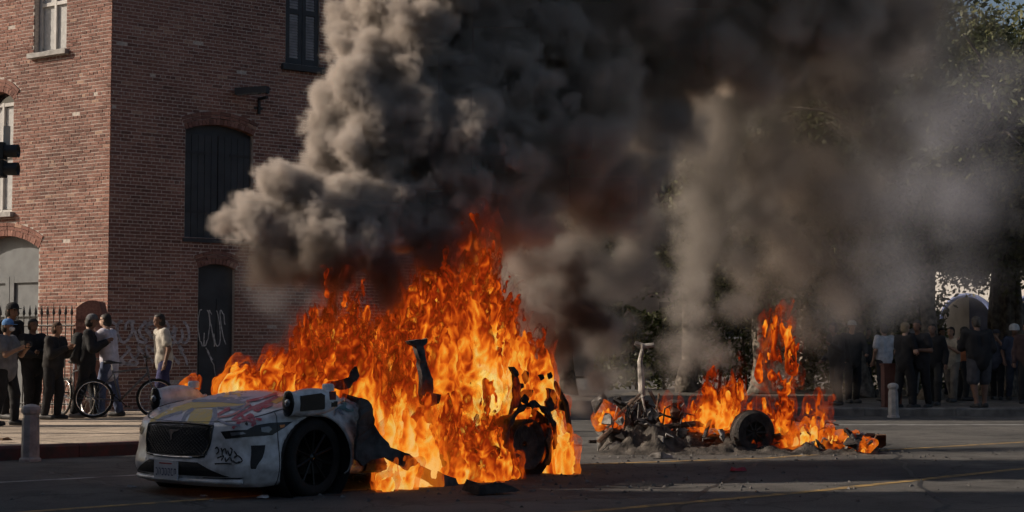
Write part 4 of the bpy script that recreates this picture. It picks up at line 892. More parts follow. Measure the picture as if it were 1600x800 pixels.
    for s in (1, -1):
        h_, q_, a = Vector(hip[s]), Vector(kn[s]), Vector(an[s])
        if shorts: pl_.append((tuple(h_), tuple(h_.lerp(q_, .92)), .094 * B, .082 * B))
        else: pl_ += [(tuple(h_), tuple(q_), .092 * B, .070 * B), (tuple(q_), tuple(q_.lerp(a, .93)), .068 * B, .054)]
    wear('trousers' if not shorts else 'shorts', pl_ + [((0, 0, .98), (0, 0, .92), .125 * B, .135 * B)], cloth(trousers), .016, .014)
    for s in (1, -1): wear('shoe', [((an[s][0] - .045, an[s][1], .048), toe[s], .050, .042)], cloth(shoe) if shoe else M_shoe, .006, 0, lambda P: .004 - P[..., 2])
    if hair and not helmet: wear('hair', [(tuple(hc + Vector((-.012, 0, .035))), tuple(hc + Vector((-.03, 0, -.03))), .088, .075, (1.08, .95, 1))], M_hair if hair_c is None else cloth(hair_c), .006, .010, lambda P: np.minimum(P[..., 0] - (hc.x + .02), (hc.z + .055) - P[..., 2]) if True else None, .02)
    if cap:
        q = MB(); q.lathe([(.096, .01), (.099, .04), (.085, .085), (.05, .112), (.001, .12)], tuple(hc + Vector((0, 0, .02))), 'z', 16); q.prism([(.04, -.07), (.15, -.05), (.175, 0), (.15, .05), (.04, .07)], lambda u, v, s: hc + Vector((u, v, .035 + .01 * s - .02 * max(0, u - .1)))); q.build('cap', cloth(cap), root, True)
    if helmet:
        q = MB(); q.lathe([(.118, -.02), (.125, .03), (.11, .09), (.07, .13), (.001, .145)], tuple(hc + Vector((-.01, 0, .02))), 'z', 18); q.build('helmet', cloth(helmet), root, True)
    if mask: wear('face_mask', [(tuple(hc + Vector((.075, -.02, -.035))), tuple(hc + Vector((.075, .02, -.035))), .04, .04)], cloth(mask), .0, 0)
    if pack: wear('backpack', [((-.17 + ln(1.3), -.06, 1.34), (-.17, -.06, 1.02), .10, .11), ((-.17 + ln(1.3), .06, 1.34), (-.17, .06, 1.02), .10, .11)], cloth(pack), .0, .012)
    return root
def held(name, p, dim, m, label, cat, rz=0):
    q = MB(); x, y, z = dim; q.box((0, 0, 0), dim); q.lathe([(min(y, z) * .3, 0), (min(y, z) * .3, .05), (min(y, z) * .22, .06), (.001, .06)], (x / 2, 0, 0), 'x', 12) if cat == 'camera' else q.box((x / 2 + .001, y * .25, z * .3), (.004, y * .3, z * .2))
    o = q.build(name, m); o.location = p; o.rotation_euler = (0, 0, rz); return tag(o, label, cat)
BLACK = (.014, .014, .016); PI = math.pi
def gp(x, d, z=.155): v = px(x, 500, d); return Vector((v.x, d, z))
LEFT = 'onlookers on the pavement by the brick building'; RIGHT = 'crowd under the plaza trees'
cam_arms = {('e', 1): (.12, .24, 1.16), ('w', 1): (.32, .09, 1.28), ('e', -1): (.12, -.24, 1.16), ('w', -1): (.32, -.09, 1.28)}
up_arms = {('e', 1): (.24, .22, 1.30), ('w', 1): (.36, .07, 1.52), ('e', -1): (.24, -.22, 1.30), ('w', -1): (.36, -.07, 1.52)}
cross = {('e', 1): (.06, .27, 1.14), ('w', 1): (.26, -.02, 1.16), ('e', -1): (.06, -.27, 1.14), ('w', -1): (.25, .04, 1.10)}
p1_ = gp(12, 24.2); person(p1_, -.25, 1.60, (.15, .15, .16), BLACK, 0, arms=cam_arms, cap=(.09, .22, .48), mask=(.6, .6, .6), stride=.12, label='photographer in a blue cap and white face mask holding a camera', group=LEFT, vox=.015)
held('camera_body', p1_ + Vector((.33 * math.cos(-.25) * .95, .33 * math.sin(-.25) * .95, 1.22)), (.09, .15, .11), M_blkm, 'black camera held by the photographer in the blue cap', 'camera', -.25)
person(gp(11, 26.6, .15), -.5, 1.92, BLACK, BLACK, 1, 'long', cap=BLACK, label='tall person in black with a dark cap behind the blue cap photographer', group=LEFT)
person(gp(52, 26.6), -.8, 1.66, BLACK, BLACK, 1, 'long', arms=cross, label='person in plain black standing between the photographer and the curly haired onlooker', group=LEFT)
person(gp(84, 26.4), -.3, 1.60, (.02, .018, .018), BLACK, 0, 'long', arms=cam_arms, hair_c=(.05, .03, .02), label='onlooker with brown hair in dark clothes facing the burning car', group=LEFT, bulk=1.1)
person(gp(136, 27.0), .15, 1.74, BLACK, BLACK, 1, 'long', arms=cam_arms, pack=(.03, .03, .03), stride=.16, cap=(.10, .10, .11), shoe=(.25, .22, .2), label='person in black hoodie with a backpack beside the man in lilac', group=LEFT, vox=.015)
p6 = gp(172, 27.4); person(p6, PI - .15, 1.76, (.50, .48, .55), (.08, .10, .17), 2, 'short', arms=up_arms, long_top=True, label='man in a pale lilac tee raising a phone, seen behind the bicycle', group=LEFT, vox=.015)
held('phone', p6 + Vector((-.38, .05, 1.56)), (.012, .08, .15), M_blk, 'phone held up by the man in the pale lilac tee', 'phone', PI)
person(gp(257, 28.3), -2.6, 1.78, (.42, .39, .34), (.03, .03, .09), 1, 'short', shorts=True, stride=.14, label='man in a cream tee and navy shorts walking past the graffiti', group=LEFT, vox=.015)
RP = [(1307, 30.5, -2.2, 1.72, BLACK, BLACK, 1, dict(sleeves='long', pack=BLACK), 'dark figure with a backpack half hidden in smoke beside the wreck'),
 (1331, 31.5, -1.2, 1.78, (.03, .03, .03), BLACK, 0, dict(sleeves='long', cap=(.35, .33, .3)), 'dark figure with a pale cap half hidden in smoke'),
 (1381, 33.0, 1.9, 1.74, (.52, .52, .54), (.025, .025, .03), 0, dict(arms={('e', -1): (-.06, -.30, 1.12), ('w', -1): (.12, -.22, .98)}), 'man in a white tee seen from behind near the right-hand bollard'),
 (1412, 28.6, .6, 1.70, BLACK, BLACK, 2, dict(sleeves='short', hair_c=(.22, .17, .1), arms=cross), 'fair haired person in black with folded arms beside the bollard'),
 (1436, 28.9, -2.4, 1.74, (.02, .02, .024), BLACK, 1, dict(sleeves='short', arms=cross), 'dark haired person in black facing the fair haired one'),
 (1459, 30.6, -1.7, 1.70, BLACK, (.02, .02, .02), 1, dict(sleeves='long', stride=.2, lean=.12), 'person in black long sleeves below the slim tree trunk'),
 (1486, 32.6, -2.0, 1.66, (.30, .26, .20), (.14, .12, .10), 0, dict(stride=.16, arms=cam_arms), 'person in a tan top and trousers between black clothed people'),
 (1503, 33.5, -.4, 1.68, (.30, .10, .04), BLACK, 0, dict(sleeves='long', arms=up_arms), 'person in a rusty orange top raising both arms'),
 (1529, 29.0, 1.6, 1.82, BLACK, (.06, .06, .07), 1, dict(sleeves='long', bulk=1.22, shorts=True), 'broad person in black top and grey shorts seen from behind'),
 (1556, 34.0, -1.9, 1.62, (.06, .07, .10), BLACK, 0, dict(stride=.22, arms=up_arms, cap=(.05, .05, .06)), 'person in navy with a dark cap walking behind the broad one'),
 (1584, 33.5, -1.6, 1.72, (.04, .05, .08), (.03, .035, .05), 1, dict(helmet=(.55, .55, .55), sleeves='short', pack=BLACK, stride=.1), 'person in a white helmet and dark vest by the buttressed trunk'),
 (1604, 31.5, -2.4, 1.74, (.05, .03, .03), BLACK, 1, dict(sleeves='long'), 'person in dark maroon cut by the picture edge'),
 (1353, 36.0, -1.0, 1.70, (.05, .05, .055), BLACK, 0, dict(sleeves='long'), 'distant person in dark grey left of the white tee man'),
 (1470, 38.0, -1.2, 1.72, (.25, .25, .27), (.04, .04, .06), 0, dict(), 'distant person in a grey tee between the tree trunks'),
 (1543, 39.0, -2.2, 1.70, (.12, .04, .04), BLACK, 1, dict(), 'distant person in a dark red tee before the white arches'),
 (1570, 40.0, -.9, 1.74, (.4, .38, .36), BLACK, 2, dict(), 'distant person in a pale tee before the white arches'),
 (1424, 37.0, -1.9, 1.66, (.03, .03, .03), (.2, .2, .2), 0, dict(helmet=(.4, .4, .42)), 'distant person with a pale hat behind the fair haired one')]
for x, d, fa, H, sh, tr, sk, kw, lb in RP:
    if 'arms' not in kw and random.random() < .7:
        a_ = random.uniform(.0, .25); b_ = random.uniform(.0, .3); kw['arms'] = {('e', 1): (a_ - .05, .27, 1.15), ('w', 1): (a_ + .17, .18, 1.0 + b_), ('e', -1): (-.06, -.26, 1.13), ('w', -1): (.05 + b_ * .5, -.25, .9 + a_ * .4)}
    person(gp(x, d + 2.8 + random.uniform(-.2, .6), .145), fa + random.uniform(-.5, .5), H, sh, tr, sk, label=lb, group=RIGHT, vox=.02, **kw)
# ------------------------------------------------------------------ bicycles
def bicycle(loc, rz, m, label, tilt=0.0):
    root = tag(empty('bicycle', loc, rz), label, 'bicycle', 'bicycles by the brick building'); root.rotation_euler = (tilt, 0, rz); R = .33
    for x in (-.5, .52):
        wh = empty('wheel'); wh.parent = root; wh.location = (x, 0, R)
        q = MB(); q.tube([(math.sin(a) * (R - .02), 0, math.cos(a) * (R - .02)) for a in np.linspace(0, 2 * PI, 33)], .021, 8, False); q.build('tyre', M_tyre, wh, True)
        q = MB(); q.tube([(math.sin(a) * (R - .05), 0, math.cos(a) * (R - .05)) for a in np.linspace(0, 2 * PI, 33)], .011, 6, False); q.build('rim', M_chr, wh, True)
        q = MB(); q.tube([(0, -.04, 0), (0, .04, 0)], .022, 8); q.build('hub', M_chr, wh)
        for k in range(20):
            a = k * PI / 10; q = MB(); q.tube([(0, .03 * (-1) ** k, 0), (math.sin(a) * (R - .05), 0, math.cos(a) * (R - .05))], .0022, 4, False); q.build('spoke', M_chr, wh)
    q = MB()
    for a, b, r in (((-.07, 0, .29), (-.2, 0, .80), .016), ((-.2, 0, .76), (.36, 0, .84), .016), ((-.07, 0, .29), (.38, 0, .76), .019), ((.36, 0, .86), (.40, 0, .68), .02)): q.tube([a, b], r, 8)
    for s in (-1, 1):
        q.tube([(-.07, s * .03, .29), (-.5, s * .05, .33)], .010, 6); q.tube([(-.19, s * .015, .74), (-.5, s * .05, .33)], .009, 6); q.tube([(.395, s * .035, .70), (.42, s * .05, .58), (.52, s * .05, .33)], .013, 6)
    q.build('frame', m, root, True)
    q = MB(); q.tube([(.36, 0, .86), (.34, 0, .98), (.42, 0, 1.0)], .013, 6); q.tube([(.30, -.30, 1.04), (.40, -.18, 1.0), (.42, 0, 1.0), (.40, .18, 1.0), (.30, .30, 1.04)], .013, 8); q.build('handlebar', M_blk, root, True)
    q = MB(); q.tube([(-.2, 0, .80), (-.215, 0, .90)], .013, 6); q.build('seat_post', M_chr, root)
    q = MB(); q.tube([(-.34, 0, .93), (-.26, 0, .94), (-.14, 0, .925), (-.05, 0, .92)], [.06, .07, .035, .02], 10, True, .45); q.build('saddle', M_blkm, root, True)
    q = MB(); q.tube([(-.07, -.06, .29), (-.07, .06, .29)], .02, 8); q.lathe([(.09, .045), (.09, .055)], (-.07, 0, .29), 'y', 20); q.build('crankset', M_blk, root)
    for s in (1, -1):
        q = MB(); q.tube([(-.07, s * .06, .29), (-.07 + s * .12, s * .07, .29 - s * .11)], .009, 6); q.box((-.07 + s * .12, s * .11, .29 - s * .11), (.09, .08, .02)); q.build('pedal', M_blk, root)
    return root
bicycle(gp(196, 26.9), .25, mat('bike grey', (.10, .10, .11), .35, .2, 5, bump=0), 'dark mountain bicycle standing in front of the man in lilac', .05)
bicycle(gp(118, 27.6), -.9, mat('bike dark', (.03, .03, .035), .4, .2, 5, bump=0), 'second bicycle half hidden behind the person with the backpack', -.08)
# ================================================================== street furniture
M_conc = mat('bollard concrete', (.33, .32, .32), .9, .3, 9, bump=.4, bscale=60)
def bollard(loc, label, rz=0.0):
    root = tag(empty('bollard', loc, rz), label, 'bollard', 'stone bollards along the kerb')
    q = MB(); q.lathe([(.125, 0), (.125, .03), (.105, .05), (.098, .46), (.094, .50)], seg=8); q.build('shaft', M_conc, root)
    q = MB(); q.lathe([(.085, .50), (.084, .54), (.105, .56), (.112, .60), (.10, .635), (.05, .66), (.001, .665)], seg=8); q.build('head', M_conc, root)
    return root
bollard(gpx(47, 721), 'pale stone bollard standing at the red kerb', .2); bollard(gpx(1398, 653, .0) + Vector((0, .1, .0)), 'pale stone bollard standing before the plaza crowd', .2)
q = MB(); q.box((0, 0, .42), (.34, .32, .84)); q.box((0, 0, .86), (.38, .36, .04)); q.box((0, -.165, .55), (.26, .01, .3))
o = q.build('newspaper_box', mat('red brown paint', (.11, .045, .035), .6, .3, 6)); o.location = gp(1391, 32.2, .145); tag(o, 'red brown news box standing behind the plaza bollard', 'news box')
sig = tag(empty('traffic_signal', px(-16, 300, 24) * Vector((1, 1, 0)).length if False else Vector((px(-20, 300, 24).x, 24, .15))), 'dark traffic signal with hooded lamps on a pole at the picture edge', 'traffic signal')
q = MB(); q.lathe([(.14, 0), (.14, .1), (.07, .2), (.055, 4.9), (.001, 4.95)], seg=12); q.build('pole', mat('signal pole', (.16, .17, .17), .6), sig, True)
M_sig = mat('signal housing', (.02, .024, .026), .5, .2, 5, bump=0)
for i, (zz, c) in enumerate(((px(10, 236, 24).z - .15, (.5, .48, .4)), (px(10, 264, 24).z - .15, (.5, .48, .4)))):
    q = MB(); q.box((.16, 0, zz), (.2, .22, .25)); h_ = q.build('lamp_housing', M_sig, sig)
    q = MB(); q.lathe([(.095, 0), (.10, .20), (.092, .20), (.088, 0)], (.26, 0, zz), 'x', 20); q.build('hood', M_sig, h_, True)
    q = MB(); q.lathe([(.088, .0), (.06, .02), (.001, .03)], (.262, 0, zz), 'x', 20); q.build('lens', mat('signal lens', c, .3, .1, bump=0), h_, True)
q = MB(); q.box((.27, .03, px(8, 212, 24).z - .15), (.10, .02, .30)); q.build('sign_plate', mat('cream plate', (.55, .54, .47), .7, .1), sig)
for zz in (px(0, 270, 24).z - .15, px(0, 230, 24).z - .15):
    q = MB(); q.box((.05, 0, zz), (.1, .05, .04)); q.build('bracket', M_sig, sig)

# ================================================================== trees
def leaf_mat(name, c1, c2):
    m = bpy.data.materials.new(name); m.use_nodes = True; nt = m.node_tree; b = nt.nodes['Principled BSDF']; L = nt.links
    g = nd(nt, 'ShaderNodeNewGeometry'); r = ramp(nt, [(0, c1), (1, c2)]); L.new(g.outputs['Random Per Island'], r.inputs[0]); L.new(r.outputs[0], b.inputs['Base Color'])
    b.inputs['Roughness'].default_value = .55; b.inputs['Specular IOR Level'].default_value = .35
    tr = nd(nt, 'ShaderNodeBsdfTranslucent'); L.new(r.outputs[0], tr.inputs[0]); mx = nd(nt, 'ShaderNodeMixShader'); mx.inputs[0].default_value = .35
    L.new(b.outputs[0], mx.inputs[1]); L.new(tr.outputs[0], mx.inputs[2]); L.new(mx.outputs[0], nt.nodes['Material Output'].inputs[0]); return m
M_leaf = leaf_mat('ficus leaf', (.04, .055, .02), (.15, .155, .065)); M_leaf2 = leaf_mat('olive leaf', (.055, .06, .025), (.19, .175, .08))
M_bark = mat('grey bark', (.19, .16, .13), .95, .5, 7, bump=.8, bscale=25, c2=(.07, .06, .05))
def tree(loc, h_trunk, crown, label, seed, trunk_r=.28, n_clump=190, per=200, leaf=.085, m=None, lean=(0, 0), droop=0.0, buttress=False):
    """crown: (rx, ry, rz, centre z)"""
    r_ = np.random.default_rng(seed); root = tag(empty('plaza_tree', loc), label, 'tree', 'trees around the plaza')
    rx, ry, rz, cz = crown; q = MB()
    top = Vector((lean[0], lean[1], h_trunk)); bend = [Vector((0, 0, 0)).lerp(top, t) + Vector((r_.normal(0, .05), r_.normal(0, .05), 0)) * (0 < t) for t in (0, .08, .3, .6, 1)]
    q.tube(bend, [trunk_r * 1.6, trunk_r * 1.1, trunk_r, trunk_r * .9, trunk_r * .8], 12)
    if buttress:
        for k in range(7):
            a = k * .9; o_ = Vector((math.cos(a), math.sin(a), 0)); q.tube([o_ * trunk_r * 1.7, o_ * trunk_r * .95 + Vector((0, 0, .5)), o_ * trunk_r * .85 + Vector((0, 0, h_trunk * .6)), o_ * trunk_r * .6 + top], [.16, .12, .10, .07], 7)
    ends = []
    for k in range(9):
        a = k * 2 * PI / 9 + r_.uniform(-.3, .3); e = Vector((math.cos(a) * rx * r_.uniform(.35, .75), math.sin(a) * ry * r_.uniform(.35, .75), cz + rz * r_.uniform(-.3, .6)))
        mid = top.lerp(e, .45) + Vector((0, 0, .3)); q.tube([top - Vector((0, 0, .15)), mid, e], [trunk_r * .5, trunk_r * .3, .04], 7)
        for j in range(3):
            e2 = e + Vector((r_.normal(0, .9), r_.normal(0, .9), r_.normal(.2, .6))); q.tube([mid.lerp(e, .6), e.lerp(e2, .5), e2], [.06, .04, .015], 5)
    q.build('trunk', M_bark, root, True)
    C = r_.normal(size=(n_clump, 3)); C /= np.linalg.norm(C, axis=1, keepdims=True); C *= (r_.random((n_clump, 1)) ** .4) * np.array([rx, ry, rz]); C[:, 2] += cz
    C *= 1 + .12 * r_.normal(size=(n_clump, 1)) * np.array([1, 1, 0])
    n = n_clump * per; cs = np.repeat(r_.uniform(.25, .5, n_clump), per)[:, None]
    P = np.repeat(C, per, 0) + r_.normal(size=(n, 3)) * cs * np.array([1, 1, .75 + droop])
    P[:, 2] -= droop * np.abs(r_.normal(size=n)) * .5
    u = r_.normal(size=(n, 3)); u /= np.linalg.norm(u, axis=1, keepdims=True); v = np.cross(u, r_.normal(size=(n, 3))); v /= np.linalg.norm(v, axis=1, keepdims=True)
    s = leaf * r_.uniform(.6, 1.3, (n, 1)); Vv = np.stack([P - u * s, P + v * s * .42, P + u * s, P - v * s * .42], 1).reshape(-1, 3)
    me = np_mesh('crown', Vv, np.arange(4 * n).reshape(n, 4), m or M_leaf, False); link('crown', me, root)
    return root
TS = [(1452, 34.5, 3.6, (4.2, 3.2, 3.5, 6.3), 'dark tree with a slim straight trunk behind the crowd', 1, dict(trunk_r=.20)),
      (1572, 37.5, 3.4, (4.6, 3.6, 3.2, 6.3), 'large tree with a pale buttressed trunk at the picture edge', 2, dict(trunk_r=.42, buttress=True, m=M_leaf2)),
      (1700, 35.0, 3.4, (4.2, 3.4, 3.4, 5.9), 'tree whose crown reaches in from beyond the picture edge', 3, dict(m=M_leaf2)),
      (1340, 36.0, 2.8, (4.4, 3.4, 4.0, 5.9), 'dark tree behind the wreck flames and brown smoke', 4, {}),
      (1190, 39.0, 2.8, (4.8, 3.6, 4.4, 6.2), 'dark tree behind the wreck smoke column', 5, {}),
      (1078, 41.0, 3.0, (4.6, 3.6, 4.2, 6.4), 'dark tree seen between the two smoke plumes', 6, {}),
      (880, 42.0, 3.0, (4.6, 3.6, 4.2, 6.4), 'dark tree behind the burning car smoke', 11, {}),
      (1505, 43.0, 3.0, (4.2, 3.4, 3.4, 6.6), 'leaning dark tree farther back before the white arches', 7, dict(trunk_r=.24, lean=(-1.3, .2))),
      (1400, 46.0, 3.2, (5.0, 4.0, 4.2, 7.2), 'far tree filling the gap behind the smoke', 8, dict(leaf=.11)),
      (1260, 48.0, 3.0, (5.0, 4.0, 4.4, 6.8), 'far tree behind the wreck fire', 9, dict(leaf=.11)),
      (1640, 47.0, 3.2, (5.0, 4.0, 3.8, 6.8), 'far tree beside the white arcade', 10, dict(leaf=.11, m=M_leaf2))]
for x, d, ht, cr, lb, sd, kw in TS: tree(gp(x, d + 3, .14), ht, cr, lb, sd, **kw)

# clipped hedge behind the crowd
def hedge(a, b, h, wd, label, seed):
    r_ = np.random.default_rng(seed); root = tag(empty('hedge', a), label, 'hedge'); d = b - a; L_ = d.length; n = int(L_ * h * 330)
    t = r_.random(n); P = np.array(d)[None] * t[:, None]; nn = np.array([-d.y, d.x, 0]) / L_; hh = h * (.8 + .25 * np.sin(t * L_ * 1.3 + seed) * np.sin(t * L_ * .37))
    P = P + nn[None] * (r_.normal(0, wd / 2.5, n))[:, None]; P[:, 2] = r_.random(n) ** .8 * hh
    u = r_.normal(size=(n, 3)); u /= np.linalg.norm(u, axis=1, keepdims=True); v = np.cross(u, r_.normal(size=(n, 3))); v /= np.linalg.norm(v, axis=1, keepdims=True); s = .10 * r_.uniform(.6, 1.3, (n, 1))
    link('foliage', np_mesh('foliage', np.stack([P - u * s, P + v * s * .45, P + u * s, P - v * s * .45], 1).reshape(-1, 3), np.arange(4 * n).reshape(n, 4), M_leaf, False), root)
    q = MB()
    for k in range(int(L_ / .8)):
        p = d * ((k + .5) * .8 / L_); q = MB(); q.tube([p, p + Vector((r_.normal(0, .1), r_.normal(0, .1), h * .7))], [.05, .02], 5); q.build('stem', M_bark, root)
hedge(gp(930, 47, .14), gp(1478, 46, .14), 3.4, 1.3, 'tall dark hedge behind the crowd and the wreck', 3)
# ================================================================== far buildings
M_stuc = mat('white stucco', (.58, .56, .53), .9, .12, 2); M_blue = mat('blue trim and arch shade', (.09, .12, .24), .7, .2, 3); M_brown = mat('brown stucco', (.20, .16, .13), .9, .2, 1.5); M_roof = mat('clay tile', (.28, .12, .07), .9, .3, 4)  # blue serves the trim and stands in for shade inside the arches
arc = tag(empty('white_arcade', Vector((18.2, 64, .14)), math.radians(-38)), 'white arcaded building with blue-shaded arches behind the trees', 'building')
# facade along local x, facing local -y
NA, BW, AW, AH = 5, 2.9, 1.1, 2.25
for i in range(NA):
    x0 = i * BW; pts = [(x0 - BW / 2, 0), (x0 - AW, 0), (x0 - AW, AH)] + [(x0 - AW * math.cos(a), AH + AW * math.sin(a)) for a in np.linspace(.15, PI - .15, 11)] + [(x0 + AW, AH), (x0 + AW, 0), (x0 + BW / 2, 0), (x0 + BW / 2, 4.4), (x0 - BW / 2, 4.4)]
    q = MB(); n = len(pts); vs, es, fs, *_ = delaunay_2d_cdt([Vector(p) for p in pts], [(k, (k + 1) % n) for k in range(n)], [], 1, 1e-6)
    q.add([(p.x, 0, p.y) for p in vs] + [(p.x, .5, p.y) for p in vs], [tuple(f_) for f_ in fs] + [tuple(k + n for k in f_)[::-1] for f_ in fs] + [(k, k + n, (k + 1) % n + n, (k + 1) % n) for k in range(n)]); q.build('arch_bay', M_stuc, arc, fix=True)
    q = MB(); q.box((x0, 3.2, 1.5), (1.2, .08, 3.0)); q.build('door', M_blue, arc)
    q = MB(); q.tube([(x0 - AW * math.cos(a) * 1.0, -.03, AH + AW * math.sin(a)) for a in np.linspace(0, PI, 15)], .09, 6); q.build('arch_moulding', M_blue, arc)
    q = MB(); q.box((x0, .45, 5.7), (1.0, .06, 1.3)); w_ = q.build('window', M_glass, arc); q = MB(); q.box((x0, .40, 5.0), (1.2, .16, .08)); q.build('sill', M_stuc, w_)
q = MB(); q.box((-BW / 2 + .1, 1.95, 2.2), (.2, 2.8, 4.4)); q.build('side_wall', M_stuc, arc)
q = MB(); q.box(((NA - 1) * BW / 2, 3.4, 2.2), (NA * BW, .2, 4.4)); q.build('rear_wall', M_blue, arc)
q = MB(); q.box(((NA - 1) * BW / 2, 4.0, 5.9), (NA * BW, 7.0, 2.9)); q.build('upper_storey', M_stuc, arc)
q = MB(); q.box(((NA - 1) * BW / 2, 3.9, 7.5), (NA * BW + .4, 7.6, .25)); q.build('cornice', M_roof, arc)
pb = tag(empty('plaza_building', Vector((6, 74, .1))), 'low brown building in shade far behind the plaza trees', 'building')
q = MB(); q.box((0, 3, 2.6), (44, 6, 5.2)); q.build('wall', M_brown, pb)
q = MB(); q.box((0, 3, 5.35), (45, 7, .3)); q.build('roof', M_roof, pb)
for i in range(14):
    q = MB(); q.box((-20 + i * 3.05, -.03, 2.6), (1.1, .1, 1.6)); w_ = q.build('window', M_glass, pb); q = MB(); q.box((-20 + i * 3.05, -.1, 1.75), (1.3, .2, .1)); q.build('sill', M_sill, w_)
# ---- unseen building added, its two heights set to shade the near road
ob_ = tag(empty('shade_building', Vector((-14, 0, 0))), 'plain stucco building added out of view to shade the near road', 'building')
q = MB(); q.box((-5, -2.9, 6.4), (10, 36.4, 12.8)); q.build('wall', M_brown, ob_)
q = MB(); q.box((-5, 17.6, 4.1), (10, 4.58, 8.2)); q.build('annex', M_brown, ob_)
q = MB(); q.box((-5, -2.9, 12.95), (10.4, 36.8, .3)); q.build('cornice', M_sill, ob_)
for i in range(8):
    for z in (2.2, 5.6, 8.8):
        q = MB(); q.box((.03, -19.5 + i * 4.3, z), (.1, 1.3, 1.8)); w_ = q.build('window', M_glass, ob_); q = MB(); q.box((.08, -19.5 + i * 4.3, z - .98), (.2, 1.5, .1)); q.build('sill', M_sill, w_)
for i, (x, y, h) in enumerate(((-12.6, 22.3, 7), (-12.0, 24.6, 8), (-14, 26.0, 9.5))):  # unseen posts added to stripe the pavement with shadows
    lp = tag(empty('shadow_post', Vector((x, y, .15))), 'shadow post added unseen to cast shadow stripes, %s of the row' % ('first', 'second', 'third')[i], 'shadow post')
    q = MB(); q.lathe([(.22, 0), (.2, .4), (.12, .6), (.09, h), (.001, h + .02)], seg=12); q.build('post', M_sig, lp, True)
    q = MB(); q.lathe([(.1, h), (.24, h + .15), (.28, h + .45), (.1, h + .7), (.001, h + .75)], seg=14); q.build('globe', M_winframe, lp, True)
# ================================================================== smoke
def grid_volume(name, lo, vox, dens, m):
    nx, ny, nz = dens.shape
    me = bpy.data.meshes.new(name); me.vertices.add(nx * ny * nz)
    a = me.attributes.new('dens', 'FLOAT', 'POINT'); a.data.foreach_set('value', np.ascontiguousarray(dens, np.float32).ravel())
    ob = link(name, me); ob.location = lo; me.materials.append(m)
    ng = bpy.data.node_groups.new(name, 'GeometryNodeTree'); N = ng.nodes; L = ng.links
    for io in ('INPUT', 'OUTPUT'): ng.interface.new_socket('Geometry', in_out=io, socket_type='NodeSocketGeometry')
    gi, go, vc, si, na, pos = (N.new(t) for t in ('NodeGroupInput', 'NodeGroupOutput', 'GeometryNodeVolumeCube', 'GeometryNodeSampleIndex', 'GeometryNodeInputNamedAttribute', 'GeometryNodeInputPosition'))
    na.data_type = 'FLOAT'; na.inputs[0].default_value = 'dens'; si.data_type = 'FLOAT'; si.domain = 'POINT'
    def vm(op, src, val):
        n = N.new('ShaderNodeVectorMath'); n.operation = op; L.new(src, n.inputs[0])
        if op == 'SCALE': n.inputs['Scale'].default_value = val
        elif val is not None: n.inputs[1].default_value = val
        return n
    a1 = vm('SCALE', pos.outputs[0], 1 / vox); a2 = vm('ADD', a1.outputs[0], (.5,) * 3); a3 = vm('FLOOR', a2.outputs[0], None)
    a4 = vm('DOT_PRODUCT', a3.outputs[0], (ny * nz, nz, 1))
    L.new(gi.outputs[0], si.inputs['Geometry']); L.new(na.outputs[0], si.inputs['Value']); L.new(a4.outputs['Value'], si.inputs['Index'])
    L.new(si.outputs[0], vc.inputs['Density']); vc.inputs['Max'].default_value = ((nx - 1) * vox, (ny - 1) * vox, (nz - 1) * vox); vc.inputs['Min'].default_value = (0, 0, 0)
    for k, n in zip('XYZ', (nx, ny, nz)): vc.inputs['Resolution ' + k].default_value = n
    sm = N.new('GeometryNodeSetMaterial'); sm.inputs['Material'].default_value = m
    L.new(vc.outputs[0], sm.inputs[0]); L.new(sm.outputs[0], go.inputs[0])
    ob.modifiers.new('density grid', 'NODES').node_group = ng
    return ob
def smoke_mat(name, c, dens=1.0, aniso=0.0):
    m = bpy.data.materials.new(name); m.use_nodes = True; nt = m.node_tree; nt.nodes.clear()
    o = nd(nt, 'ShaderNodeOutputMaterial'); v = nd(nt, 'ShaderNodeVolumePrincipled'); nt.links.new(v.outputs[0], o.inputs['Volume'])
    v.inputs['Color'].default_value = (*c, 1); v.inputs['Density'].default_value = dens; v.inputs['Anisotropy'].default_value = aniso
    return m
